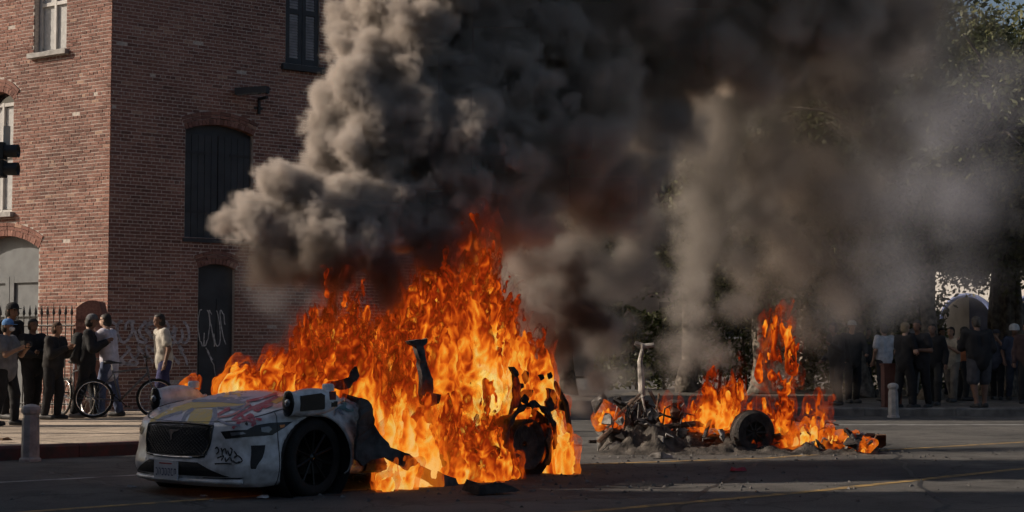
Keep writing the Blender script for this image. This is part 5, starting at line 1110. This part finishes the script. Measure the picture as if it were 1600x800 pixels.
def plume(name, puffs, vox, m, dens, soft, levels=2, nk=16, kr=(.3, .5), warp=.12, fine=.05, seed=1, label='', blur=0, thin=0.0):
    """puffs: (px, py, r_px, depth): round billows, each covered with smaller billows"""
    r_ = np.random.default_rng(seed); S = []
    def kids(c, r, lv):
        S.append((*c, r))
        if lv == 0 or r < vox * 2.5: return
        for _ in range(nk if lv == levels else nk // 2 + 2):
            d = r_.normal(size=3); d /= np.linalg.norm(d); q = r * r_.uniform(*kr)
            kids(c + d * (r - q * .25), q, lv - 1)
    for x, y, r, d in puffs:
        kids(np.array(px(x, y, d)), r * d / FPX, levels)
    S = np.array(S); pad = .25 + warp
    lo = (S[:, :3] - S[:, 3:]).min(0) - pad; hi = (S[:, :3] + S[:, 3:]).max(0) + pad
    lo[2] = max(lo[2], .05)
    n = np.ceil((hi - lo) / vox).astype(int) + 1
    D = np.full(n, 1.0, np.float32); ax = [np.arange(k, dtype=np.float32) * vox + l for k, l in zip(n, lo)]
    band = max(.35, soft * 3)
    for x, y, z, r in S:
        a = [slice(max(0, int((c - r - band - l) / vox)), max(0, int((c + r + band - l) / vox) + 2)) for c, l in zip((x, y, z), lo)]
        g = np.sqrt((ax[0][a[0]][:, None, None] - x) ** 2 + (ax[1][a[1]][None, :, None] - y) ** 2 + (ax[2][a[2]][None, None, :] - z) ** 2) - r
        v = D[a[0], a[1], a[2]]; np.minimum(v, g, out=v)
    near = np.argwhere(D < band); P = near * vox + lo
    d = D[near[:, 0], near[:, 1], near[:, 2]]
    d = d + warp * perlin(P * 2.1) * 1.2 + warp * .6 * perlin(P * 4.7 + 3) + fine * np.abs(perlin(P * 9.0 + 9)) * 2 + fine * perlin(P * 17.0 + 5)
    q = np.clip(-d / soft, 0, 1); q = q * q * (3 - 2 * q) * dens
    if thin: q = q * np.clip(.5 + thin * fbm(P * 1.3 + 20, 3), 0, 2)
    R = np.zeros(n, np.float32); R[near[:, 0], near[:, 1], near[:, 2]] = q
    ob = grid_volume(name, tuple(lo), vox, R, m)
    return tag(ob, label, 'smoke', kind='stuff')
# ================================================================== fire
def fire_mat(name, gain, a_lo, a_hi, a_max=1.0):
    m = bpy.data.materials.new(name); m.use_nodes = True; nt = m.node_tree; nt.nodes.clear(); L = nt.links
    o = nd(nt, 'ShaderNodeOutputMaterial'); at = nd(nt, 'ShaderNodeAttribute'); at.attribute_name = 'burn_glow'
    r = ramp(nt, [(.0, (.006, .001, .001)), (.16, (.05, .005, .001)), (.34, (.28, .022, .003)), (.50, (.70, .11, .007)), (.66, (1.0, .29, .018)), (.82, (1.0, .50, .06)), (1.0, (1.0, .80, .28))])
    L.new(at.outputs['Fac'], r.inputs[0])
    e = nd(nt, 'ShaderNodeEmission'); L.new(r.outputs[0], e.inputs[0]); e.inputs[1].default_value = gain
    tr = nd(nt, 'ShaderNodeBsdfTransparent'); mx = nd(nt, 'ShaderNodeMixShader')
    al = nd(nt, 'ShaderNodeMapRange'); al.inputs['From Min'].default_value = a_lo; al.inputs['From Max'].default_value = a_hi; al.inputs['To Max'].default_value = a_max; L.new(at.outputs['Fac'], al.inputs[0])
    L.new(al.outputs[0], mx.inputs[0]); L.new(tr.outputs[0], mx.inputs[1]); L.new(e.outputs[0], mx.inputs[2]); L.new(mx.outputs[0], o.inputs['Surface'])
    m.cycles.emission_sampling = 'NONE' if 'outer' in name else 'AUTO'
    return m
def flame_heat(P, t, off, cool):
    """temperature pattern of the burning gas: warped ridges (bright curls), cooler to the tips"""
    p = P * np.array([1, 1, .5]) + off
    wv = np.stack([perlin(p * 2.2 + k * 5.1) for k in range(3)], -1) * .22
    q = p + wv; w2 = np.stack([perlin(q * 5.5 + k * 3.7) for k in range(3)], -1) * .07; q2 = q + w2
    rd = lambda x: 1 - np.abs(x) * 2.6
    h = .40 + .80 * perlin(p * 1.15 + 2) + .34 * (rd(perlin(q * 3.0)) - .45) + .27 * (rd(perlin(q2 * 6.6 + 4)) - .45) + .22 * (rd(perlin(q2 * 14.5 + 8)) - .45) + .16 * perlin(q2 * 29)
    h = .46 + (h - .40) * 1.25 + .09 - .60 * t ** 1.4
    for c, r, s_ in cool: h = h - s_ * np.exp(-(((P - np.array(c)) / np.array(r)) ** 2).sum(-1))
    return np.where(h > .8, .8 + .16 * np.tanh((h - .8) / .25), np.clip(h, 0, 1)).astype(np.float32)
def tongue_field(tongues, vox, seed, warp=.05):
    """tongues: list of (base point, height, base radius, lean x, lean y)"""
    r_ = np.random.default_rng(seed); S = []
    for b, h, r, lx, ly in tongues:
        b = np.array(b, float); n = max(5, int(h / (r * .35))); ph = r_.uniform(0, 6.28, 2); am = r_.uniform(.03, .09) * (h ** .5)
        for i in range(n):
            t = i / (n - 1); rr = r * ((1 - t) ** .75 * .95 + .05) * (.75 + .5 * r_.random())
            S.append((*(b + np.array([lx * t * t + am * math.sin(5 * t * h + ph[0]) * t, ly * t * t + am * math.cos(4.3 * t * h + ph[1]) * t, h * t])), rr, t * min(1, h / .9)))
    S = np.array(S); lo = (S[:, :3] - S[:, 3:4]).min(0) - .16; hi = (S[:, :3] + S[:, 3:4]).max(0) + .16
    n = np.ceil((hi - lo) / vox).astype(int) + 1
    D = np.full(n, 1.0, np.float32); T = np.zeros(n, np.float32); ax = [np.arange(k, dtype=np.float32) * vox + l for k, l in zip(n, lo)]
    for x, y, z, r, t in S:
        a = [slice(max(0, int((c - r - .15 - l) / vox)), max(0, int((c + r + .15 - l) / vox) + 2)) for c, l in zip((x, y, z), lo)]
        g = np.sqrt((ax[0][a[0]][:, None, None] - x) ** 2 + (ax[1][a[1]][None, :, None] - y) ** 2 + ((ax[2][a[2]][None, None, :] - z) * .85) ** 2) - r
        v = D[a[0], a[1], a[2]]; mk = g < v; v[mk] = g[mk]; T[a[0], a[1], a[2]][mk] = t
    near = np.argwhere(np.abs(D) < .2); P = near * vox + lo; P = P * np.array([1, 1, .6])
    D[near[:, 0], near[:, 1], near[:, 2]] += warp * (1.6 * perlin(P * 4.3) + 1.1 * perlin(P * 9.1 + 5) + .8 * np.abs(perlin(P * 17 + 2)))
    return D, T, lo
def fire(name, tongues, vox, mats, label, seed=1, warp=.05, shrink=.055, glow=False, cool=()):
    D, T, lo = tongue_field(tongues, vox, seed, warp); root = None
    for k, m in enumerate(mats):
        V, Q = surface_nets(D + (-.045, .012, .07)[k], lo, vox)
        if root is None: o = V.mean(0); o[2] = V[:, 2].min()
        me = np_mesh(name, V - o, Q, m); ix = np.clip(((V - lo) / vox).round().astype(int), 0, np.array(D.shape) - 1)
        t = T[ix[:, 0], ix[:, 1], ix[:, 2]]
        a = me.attributes.new('burn_glow', 'FLOAT', 'POINT'); a.data.foreach_set('value', flame_heat(V, t, (0, .03, 3.3)[k], cool) * (.62, 1, .9)[k])
        ob = link(name if root is None else ('flame_sheet', 'flame_core')[k - 1], me, root)
        if root is None: root = ob; ob.location = o
    if glow:
        pad = 14; Dp = np.pad(D[::2, ::2, ::2], pad // 2, mode='edge'); hv = vox * 2; Tp = np.pad(T[::2, ::2, ::2], pad // 2, mode='edge')
        B = (Dp < .0).astype(np.float32)
        for ax_ in range(3):
            for _ in range(3): B = (np.roll(B, 1, ax_) + B * 2 + np.roll(B, -1, ax_)) / 4
        for ax_ in range(3):
            for q_ in (0, -1):
                sl_ = [slice(None)] * 3; sl_[ax_] = q_; B[tuple(sl_)] = 0
        P = np.argwhere(B > .01); nz = perlin(P * hv * np.array([3.5, 3.5, 1.8])); B[P[:, 0], P[:, 1], P[:, 2]] *= np.clip(.6 + 1.6 * nz, .05, 2)
        gv = grid_volume('fire_glow', tuple(np.array(lo) - pad // 2 * hv), hv, B, GLOW); tag(gv, 'hot orange glow around ' + label[:40].rsplit(' ', 1)[0], 'fire', kind='stuff')
    return tag(root, label, 'fire')
GLOW = bpy.data.materials.new('fire glow'); GLOW.use_nodes = True; _n = GLOW.node_tree; _n.nodes.clear()
_o = nd(_n, 'ShaderNodeOutputMaterial'); _v = nd(_n, 'ShaderNodeVolumePrincipled'); _n.links.new(_v.outputs[0], _o.inputs['Volume'])
_v.inputs['Color'].default_value = (.05, .03, .02, 1); _v.inputs['Density'].default_value = 1.2; _v.inputs['Emission Color'].default_value = (1, .13, .01, 1)
_at = nd(_n, 'ShaderNodeAttribute'); _at.attribute_name = 'density'; _mm = nd(_n, 'ShaderNodeMath', operation='MULTIPLY'); _mm.inputs[1].default_value = .7; _n.links.new(_at.outputs['Fac'], _mm.inputs[0]); _n.links.new(_mm.outputs[0], _v.inputs['Emission Strength'])
FM = [fire_mat('flame outer fringe', .9, .10, .60, .45), fire_mat('flame outer', .85, .02, .30), fire_mat('flame inner', .75, .02, .2)]
fr = random.Random(5); tg = []
TOPS = [(330, .95), (345, 1.0), (380, 1.1), (430, 1.32), (470, 1.55), (505, 2.1), (560, 2.05), (590, 1.7), (615, 1.95), (650, 2.35), (690, 2.62), (727, 2.85), (755, 2.85), (772, 2.3), (790, 2.0), (820, 1.75), (850, 1.5), (880, 1.2), (900, .95), (915, .7)]
def top(p):   # flame height over the car
    x = 800 + p.x / p.y * FPX; return float(np.interp(x, [a for a, _ in TOPS], [b for _, b in TOPS]))
for i in range(300):
    x = fr.uniform(-3.75, -.28); y = fr.uniform(-.82, .60); z0 = .5 if x < -.8 else .9; p = cw(x, y, z0)
    h = max(.14, (top(p) - z0) * (1 - .4 * fr.random() ** 1.5)); r = fr.uniform(.08, .19) * (1 if x < -.8 else .7)
    tg.append((p, h, r, fr.uniform(-.03, .12), fr.uniform(-.05, .08)))
for i in range(60):          # fire in the tail behind the torn skin
    x = fr.uniform(-3.6, -2.5); y = fr.uniform(.2, .78); p = cw(x, y, .72); tg.append((p, max(.14, (top(p) - .72) * (1 - .4 * fr.random() ** 1.5)), fr.uniform(.08, .15), fr.uniform(-.03, .1), 0))
for i in range(26):          # bright line along the rear edge of the bonnet
    y = -.8 + 1.5 * i / 25; tg.append((cw(-.42 - .05 * math.sin(i), y, .92), fr.uniform(.12, .3), fr.uniform(.05, .08), .04, 0))
for i in range(130):
    x = fr.uniform(-3.5, -.95); y = fr.uniform(.80, .98); z0 = .06
    if -3.40 < x < -2.55:
        z0 = .74; y = fr.uniform(.5, .75)
    tg.append((cw(x, y, z0), fr.uniform(.4, .95) * (.5 if z0 > .5 else 1), fr.uniform(.07, .12), fr.uniform(-.02, .12), 0))
for i in range(70):
    x = fr.uniform(-3.5, -.62); y = fr.uniform(.95, 1.12)
    if -3.3 < x < -2.7 or (-2.0 < x < -1.05 and y > .98): continue
    tg.append((cw(x, y, .03), fr.uniform(.1, .32), fr.uniform(.04, .08), fr.uniform(0, .1), 0))
for i in range(10):          # tail
    tg.append((cw(fr.uniform(-3.75, -3.55), fr.uniform(.3, .8), .04), fr.uniform(.3, .8), fr.uniform(.06, .1), .05, 0))
fire('car_fire', tg, .0165, FM, 'tall orange and yellow flames engulfing the cabin of the white car', glow=True, cool=[(cw(-1.42, .55, 1.15), (.26, .6, .40), .42), (cw(-2.2, .2, 2.15), (.35, .7, .30), .30), (cw(-1.1, 0, 1.9), (.35, .7, .28), .25), (cw(-2.4, .9, .55), (.35, .4, .22), .22)])
def rag(tg):
    out = []
    for b, h, r, lx, ly in tg:
        out.append((b, h * fr.uniform(.7, .95), r * .8, lx, ly))
        for _ in range(3):
            out.append((b + Vector((fr.gauss(0, r * .9), fr.gauss(0, r * .9), -fr.random() * .05)), h * fr.uniform(.45, 1.08), r * fr.uniform(.3, .6), lx + fr.gauss(0, .05), fr.gauss(0, .04)))
    return out
def wt(x, yb, yt, r, d=20.6, lean=.05): b = px(x, yb, d); return (b, px(x, yt, d).z - b.z, r, lean, 0)
tg = [wt(x + fr.uniform(-3, 3), yb, yt, r, 20.6 + fr.uniform(-.25, .35)) for x, yb, yt, r in ((1045, 655, 615, .06), (1058, 658, 632, .08), (1072, 660, 628, .09), (1086, 658, 610, .10), (1100, 655, 575, .12), (1112, 655, 540, .12), (1122, 655, 515, .12), (1134, 650, 525, .11), (1146, 640, 545, .10), (1155, 620, 560, .07), (1095, 660, 630, .1), (1115, 658, 620, .12), (1135, 660, 610, .12), (1150, 665, 640, .08), (1165, 650, 615, .06), (1128, 660, 590, .13), (1106, 660, 600, .12))]
fire('wreck_fire', rag(tg), .018, FM, 'bright flames on the wreck between the pillar and the standing wheel', seed=5)
tg = [wt(x + fr.uniform(-2, 2), yb, yt, r, 20.8 + fr.uniform(-.2, .3)) for x, yb, yt, r in ((1205, 590, 535, .09), (1213, 688, 500, .10), (1224, 690, 476, .10), (1219, 690, 560, .12), (1232, 685, 590, .09), (1212, 560, 478, .08), (1232, 580, 520, .08), (1203, 560, 520, .08), (1240, 600, 555, .08), (1222, 530, 466, .07), (1228, 640, 590, .06), (1234, 670, 630, .06), (1222, 610, 560, .09))]
fire('wreck_fire', rag(tg), .018, FM, 'tall thin flame rising behind the standing wheel of the wreck', seed=6)
tg = [wt(x + fr.uniform(-2, 2), yb, yt, r, 20.5 + fr.uniform(-.3, .3)) for x, yb, yt, r in ((1262, 690, 620, .09), (1272, 680, 608, .07), (1280, 700, 650, .07), (1255, 695, 650, .09), (1240, 695, 660, .08), (1225, 698, 670, .06), (1265, 700, 660, .10), (1250, 700, 670, .08), (1268, 640, 610, .05))]
fire('wreck_fire', rag(tg), .018, FM, 'ragged flame at the middle of the scrap heap beyond the wheel', seed=7)
tg = [wt(x + fr.uniform(-3, 3), yb, yt, r, 20.4 + fr.uniform(-.2, .2)) for x, yb, yt, r in ((1292, 690, 664, .08), (1303, 692, 668, .08), (1314, 694, 668, .08), (1325, 696, 672, .08), (1336, 700, 680, .08), (1312, 702, 688, .08), (1324, 704, 690, .08), (1345, 704, 684, .08), (1335, 704, 690, .08))]
fire('wreck_fire', rag(tg), .016, FM, 'low flames licking the far end of the scrap heap', seed=8)
tg = [wt(x, yb, yt, r, 20.4) for x, yb, yt, r in ((940, 655, 632, .07), (949, 652, 630, .08), (958, 650, 634, .07), (966, 654, 640, .06), (948, 658, 642, .07))]
fire('wreck_fire', rag(tg), .016, FM, 'small flames at the near end of the wreck beside its pillar', seed=9)
tg = [wt(1165 + 14 * i + fr.uniform(-4, 4), 700, 700 - fr.uniform(14, 36), .075, 20.3 + fr.uniform(-.1, .2)) for i in range(9)]
fire('wreck_fire', rag(tg), .016, FM, 'low line of fire along the ground behind the standing wheel', seed=11)
tg = [wt(x, yb, yt, r, 15.9) for x, yb, yt, r in ((288, 608, 592, .03), (296, 610, 590, .04), (304, 608, 594, .03), (300, 610, 600, .04))]
fire('bonnet_flame', tg, .014, FM, 'tiny flame on the far edge of the white bonnet', seed=10)
A_ = [(405,330,46,16.2),(455,362,48,16.2),(395,368,30,16.2),(480,300,52,16.4),(545,325,70,16.3),(610,335,72,16.6),(560,235,80,16.9),(530,165,52,16.8),(620,170,100,17.1),(575,85,66,17.2),(650,60,100,17.3),(725,120,100,17.4),(770,20,105,17.5),(700,230,95,17.1),(650,-60,120,17.5),(760,-110,150,17.6),(860,-200,180,17.8),(475,395,40,16.3),(540,400,42,16.4),(1000,-260,190,18.2),(800,170,70,17.5),(680,320,60,16.8),(840,60,80,17.8)]
B_ = [(770,320,92,17.4),(810,230,100,17.7),(890,250,100,18.0),(900,130,100,18.2),(830,110,80,17.9),(970,300,75,18.3),(940,10,130,18.4),(1060,50,120,18.9),(710,375,52,17.0),(1080,-80,150,19.0),(1200,-60,150,19.6)]
U_ = [(405,404,32,16.1),(455,418,44,16.1),(530,426,50,16.2),(600,420,50,16.3),(670,400,46,16.5),(500,398,34,15.9),(730,385,40,16.9),(895,540,32,18.0),(912,490,38,18.0),(885,590,24,18.0),(905,440,34,18.1)]
C_ = [(965,125,72,18.6),(905,425,80,18.6),(965,430,66,18.8),(850,480,70,18.4),(860,550,58,18.4),(1000,350,56,18.8),(1030,180,70,18.8),(935,590,40,18.5),(830,400,66,18.2),(800,500,56,18.2),(930,520,60,18.6),(985,500,34,18.8),(970,585,34,18.8),(890,610,40,18.4)]
G_ = [(420,470,56,17.6),(455,540,58,17.6),(395,430,46,17.4),(500,480,60,17.8),(480,560,50,17.6),(340,560,30,17.6),(420,580,36,17.6)]
D_ = [(1055,600,26,20.9),(1065,565,34,20.9),(1075,530,42,20.9),(1085,490,50,21),(1092,445,56,21),(1100,400,62,21.1),(1108,350,68,21.1),(1112,300,74,21.2),(1118,250,78,21.3),(1125,200,82,21.4),(1145,150,90,21.5),(1180,100,98,21.6),(1220,50,104,21.8),(1160,400,50,21.2),(1180,330,60,21.3),(1190,260,70,21.4),(965,560,24,20.8),(975,600,26,20.8),(985,630,22,20.8),(1300,-20,130,22),(1120,560,40,21.1),(1150,480,46,21.2)]
E_ = [(1240,260,130,21.8),(1330,110,140,22),(1240,400,100,21.6),(1260,510,70,21.3),(1290,40,160,22),(1420,20,130,22.4),(1220,570,50,21.3),(1320,300,110,21.8),(1200,440,70,21.4),(1290,590,44,21.3),(1310,450,80,21.5),(1180,30,130,21.8),(1060,110,110,21.6),(1000,230,80,21.0),(1380,200,110,22),(1130,-20,130,21.8),(1350,400,60,21.8)]
F_ = [(1450,180,140,24.4),(1400,290,130,24.4),(1490,300,130,24.6),(1550,150,110,24.8),(1400,420,110,24.4),(1320,480,80,24.4),(1500,420,90,24.6),(1560,280,90,24.8),(1400,80,130,24.4)]
plume('smoke_plume', A_, .032, smoke_mat('pale smoke', (.67, .60, .545)), 20, .14, nk=12, kr=(.36, .6), warp=.20, fine=.085, seed=3, label='dense grey billowing smoke rising from the burning white car')
plume('soot_smoke', B_, .045, smoke_mat('sooty smoke', (.74, .635, .55)), 9, .26, nk=13, kr=(.36, .58), warp=.2, fine=.07, seed=4, label='dark sooty brown smoke at the heart of the burning car plume')
plume('underside_smoke', U_, .045, smoke_mat('shaded dark smoke', (.22, .18, .155)), 13, .22, nk=12, kr=(.36, .58), warp=.2, fine=.08, seed=14, label='shaded dark smoke curling just above the flames of the white car')  # colour darkened for shade under the plume; holds a dark column too
plume('drifting_smoke', C_, .05, smoke_mat('grey smoke', (.56, .51, .475)), 9, .24, warp=.18, seed=5, thin=.9, label='thinner grey smoke drifting behind the burning white car')
plume('wreck_smoke', D_, .05, smoke_mat('wreck smoke', (.47, .43, .40)), 7, .45, levels=1, nk=10, kr=(.4, .6), warp=.22, fine=.09, seed=6, thin=.4, label='grey smoke column rising from the burnt wreck')
plume('brown_smoke', E_, .08, smoke_mat('brown smoke', (.54, .46, .40)), 2.6, .7, levels=1, warp=.3, fine=.1, seed=7, thin=.7, label='brown smoke hanging in front of the trees')
plume('blue_smoke', F_, .09, smoke_mat('blue smoke', (.50, .50, .56)), .75, 1.0, levels=1, warp=.3, fine=.1, seed=8, thin=.6, label='thin bluish smoke drifting before the tree crowns')
plume('thin_smoke', G_, .07, smoke_mat('thin smoke', (.5, .49, .51)), 1.3, .5, levels=1, seed=9, thin=1.0, label='thin haze of smoke before the brick wall beside the fire')
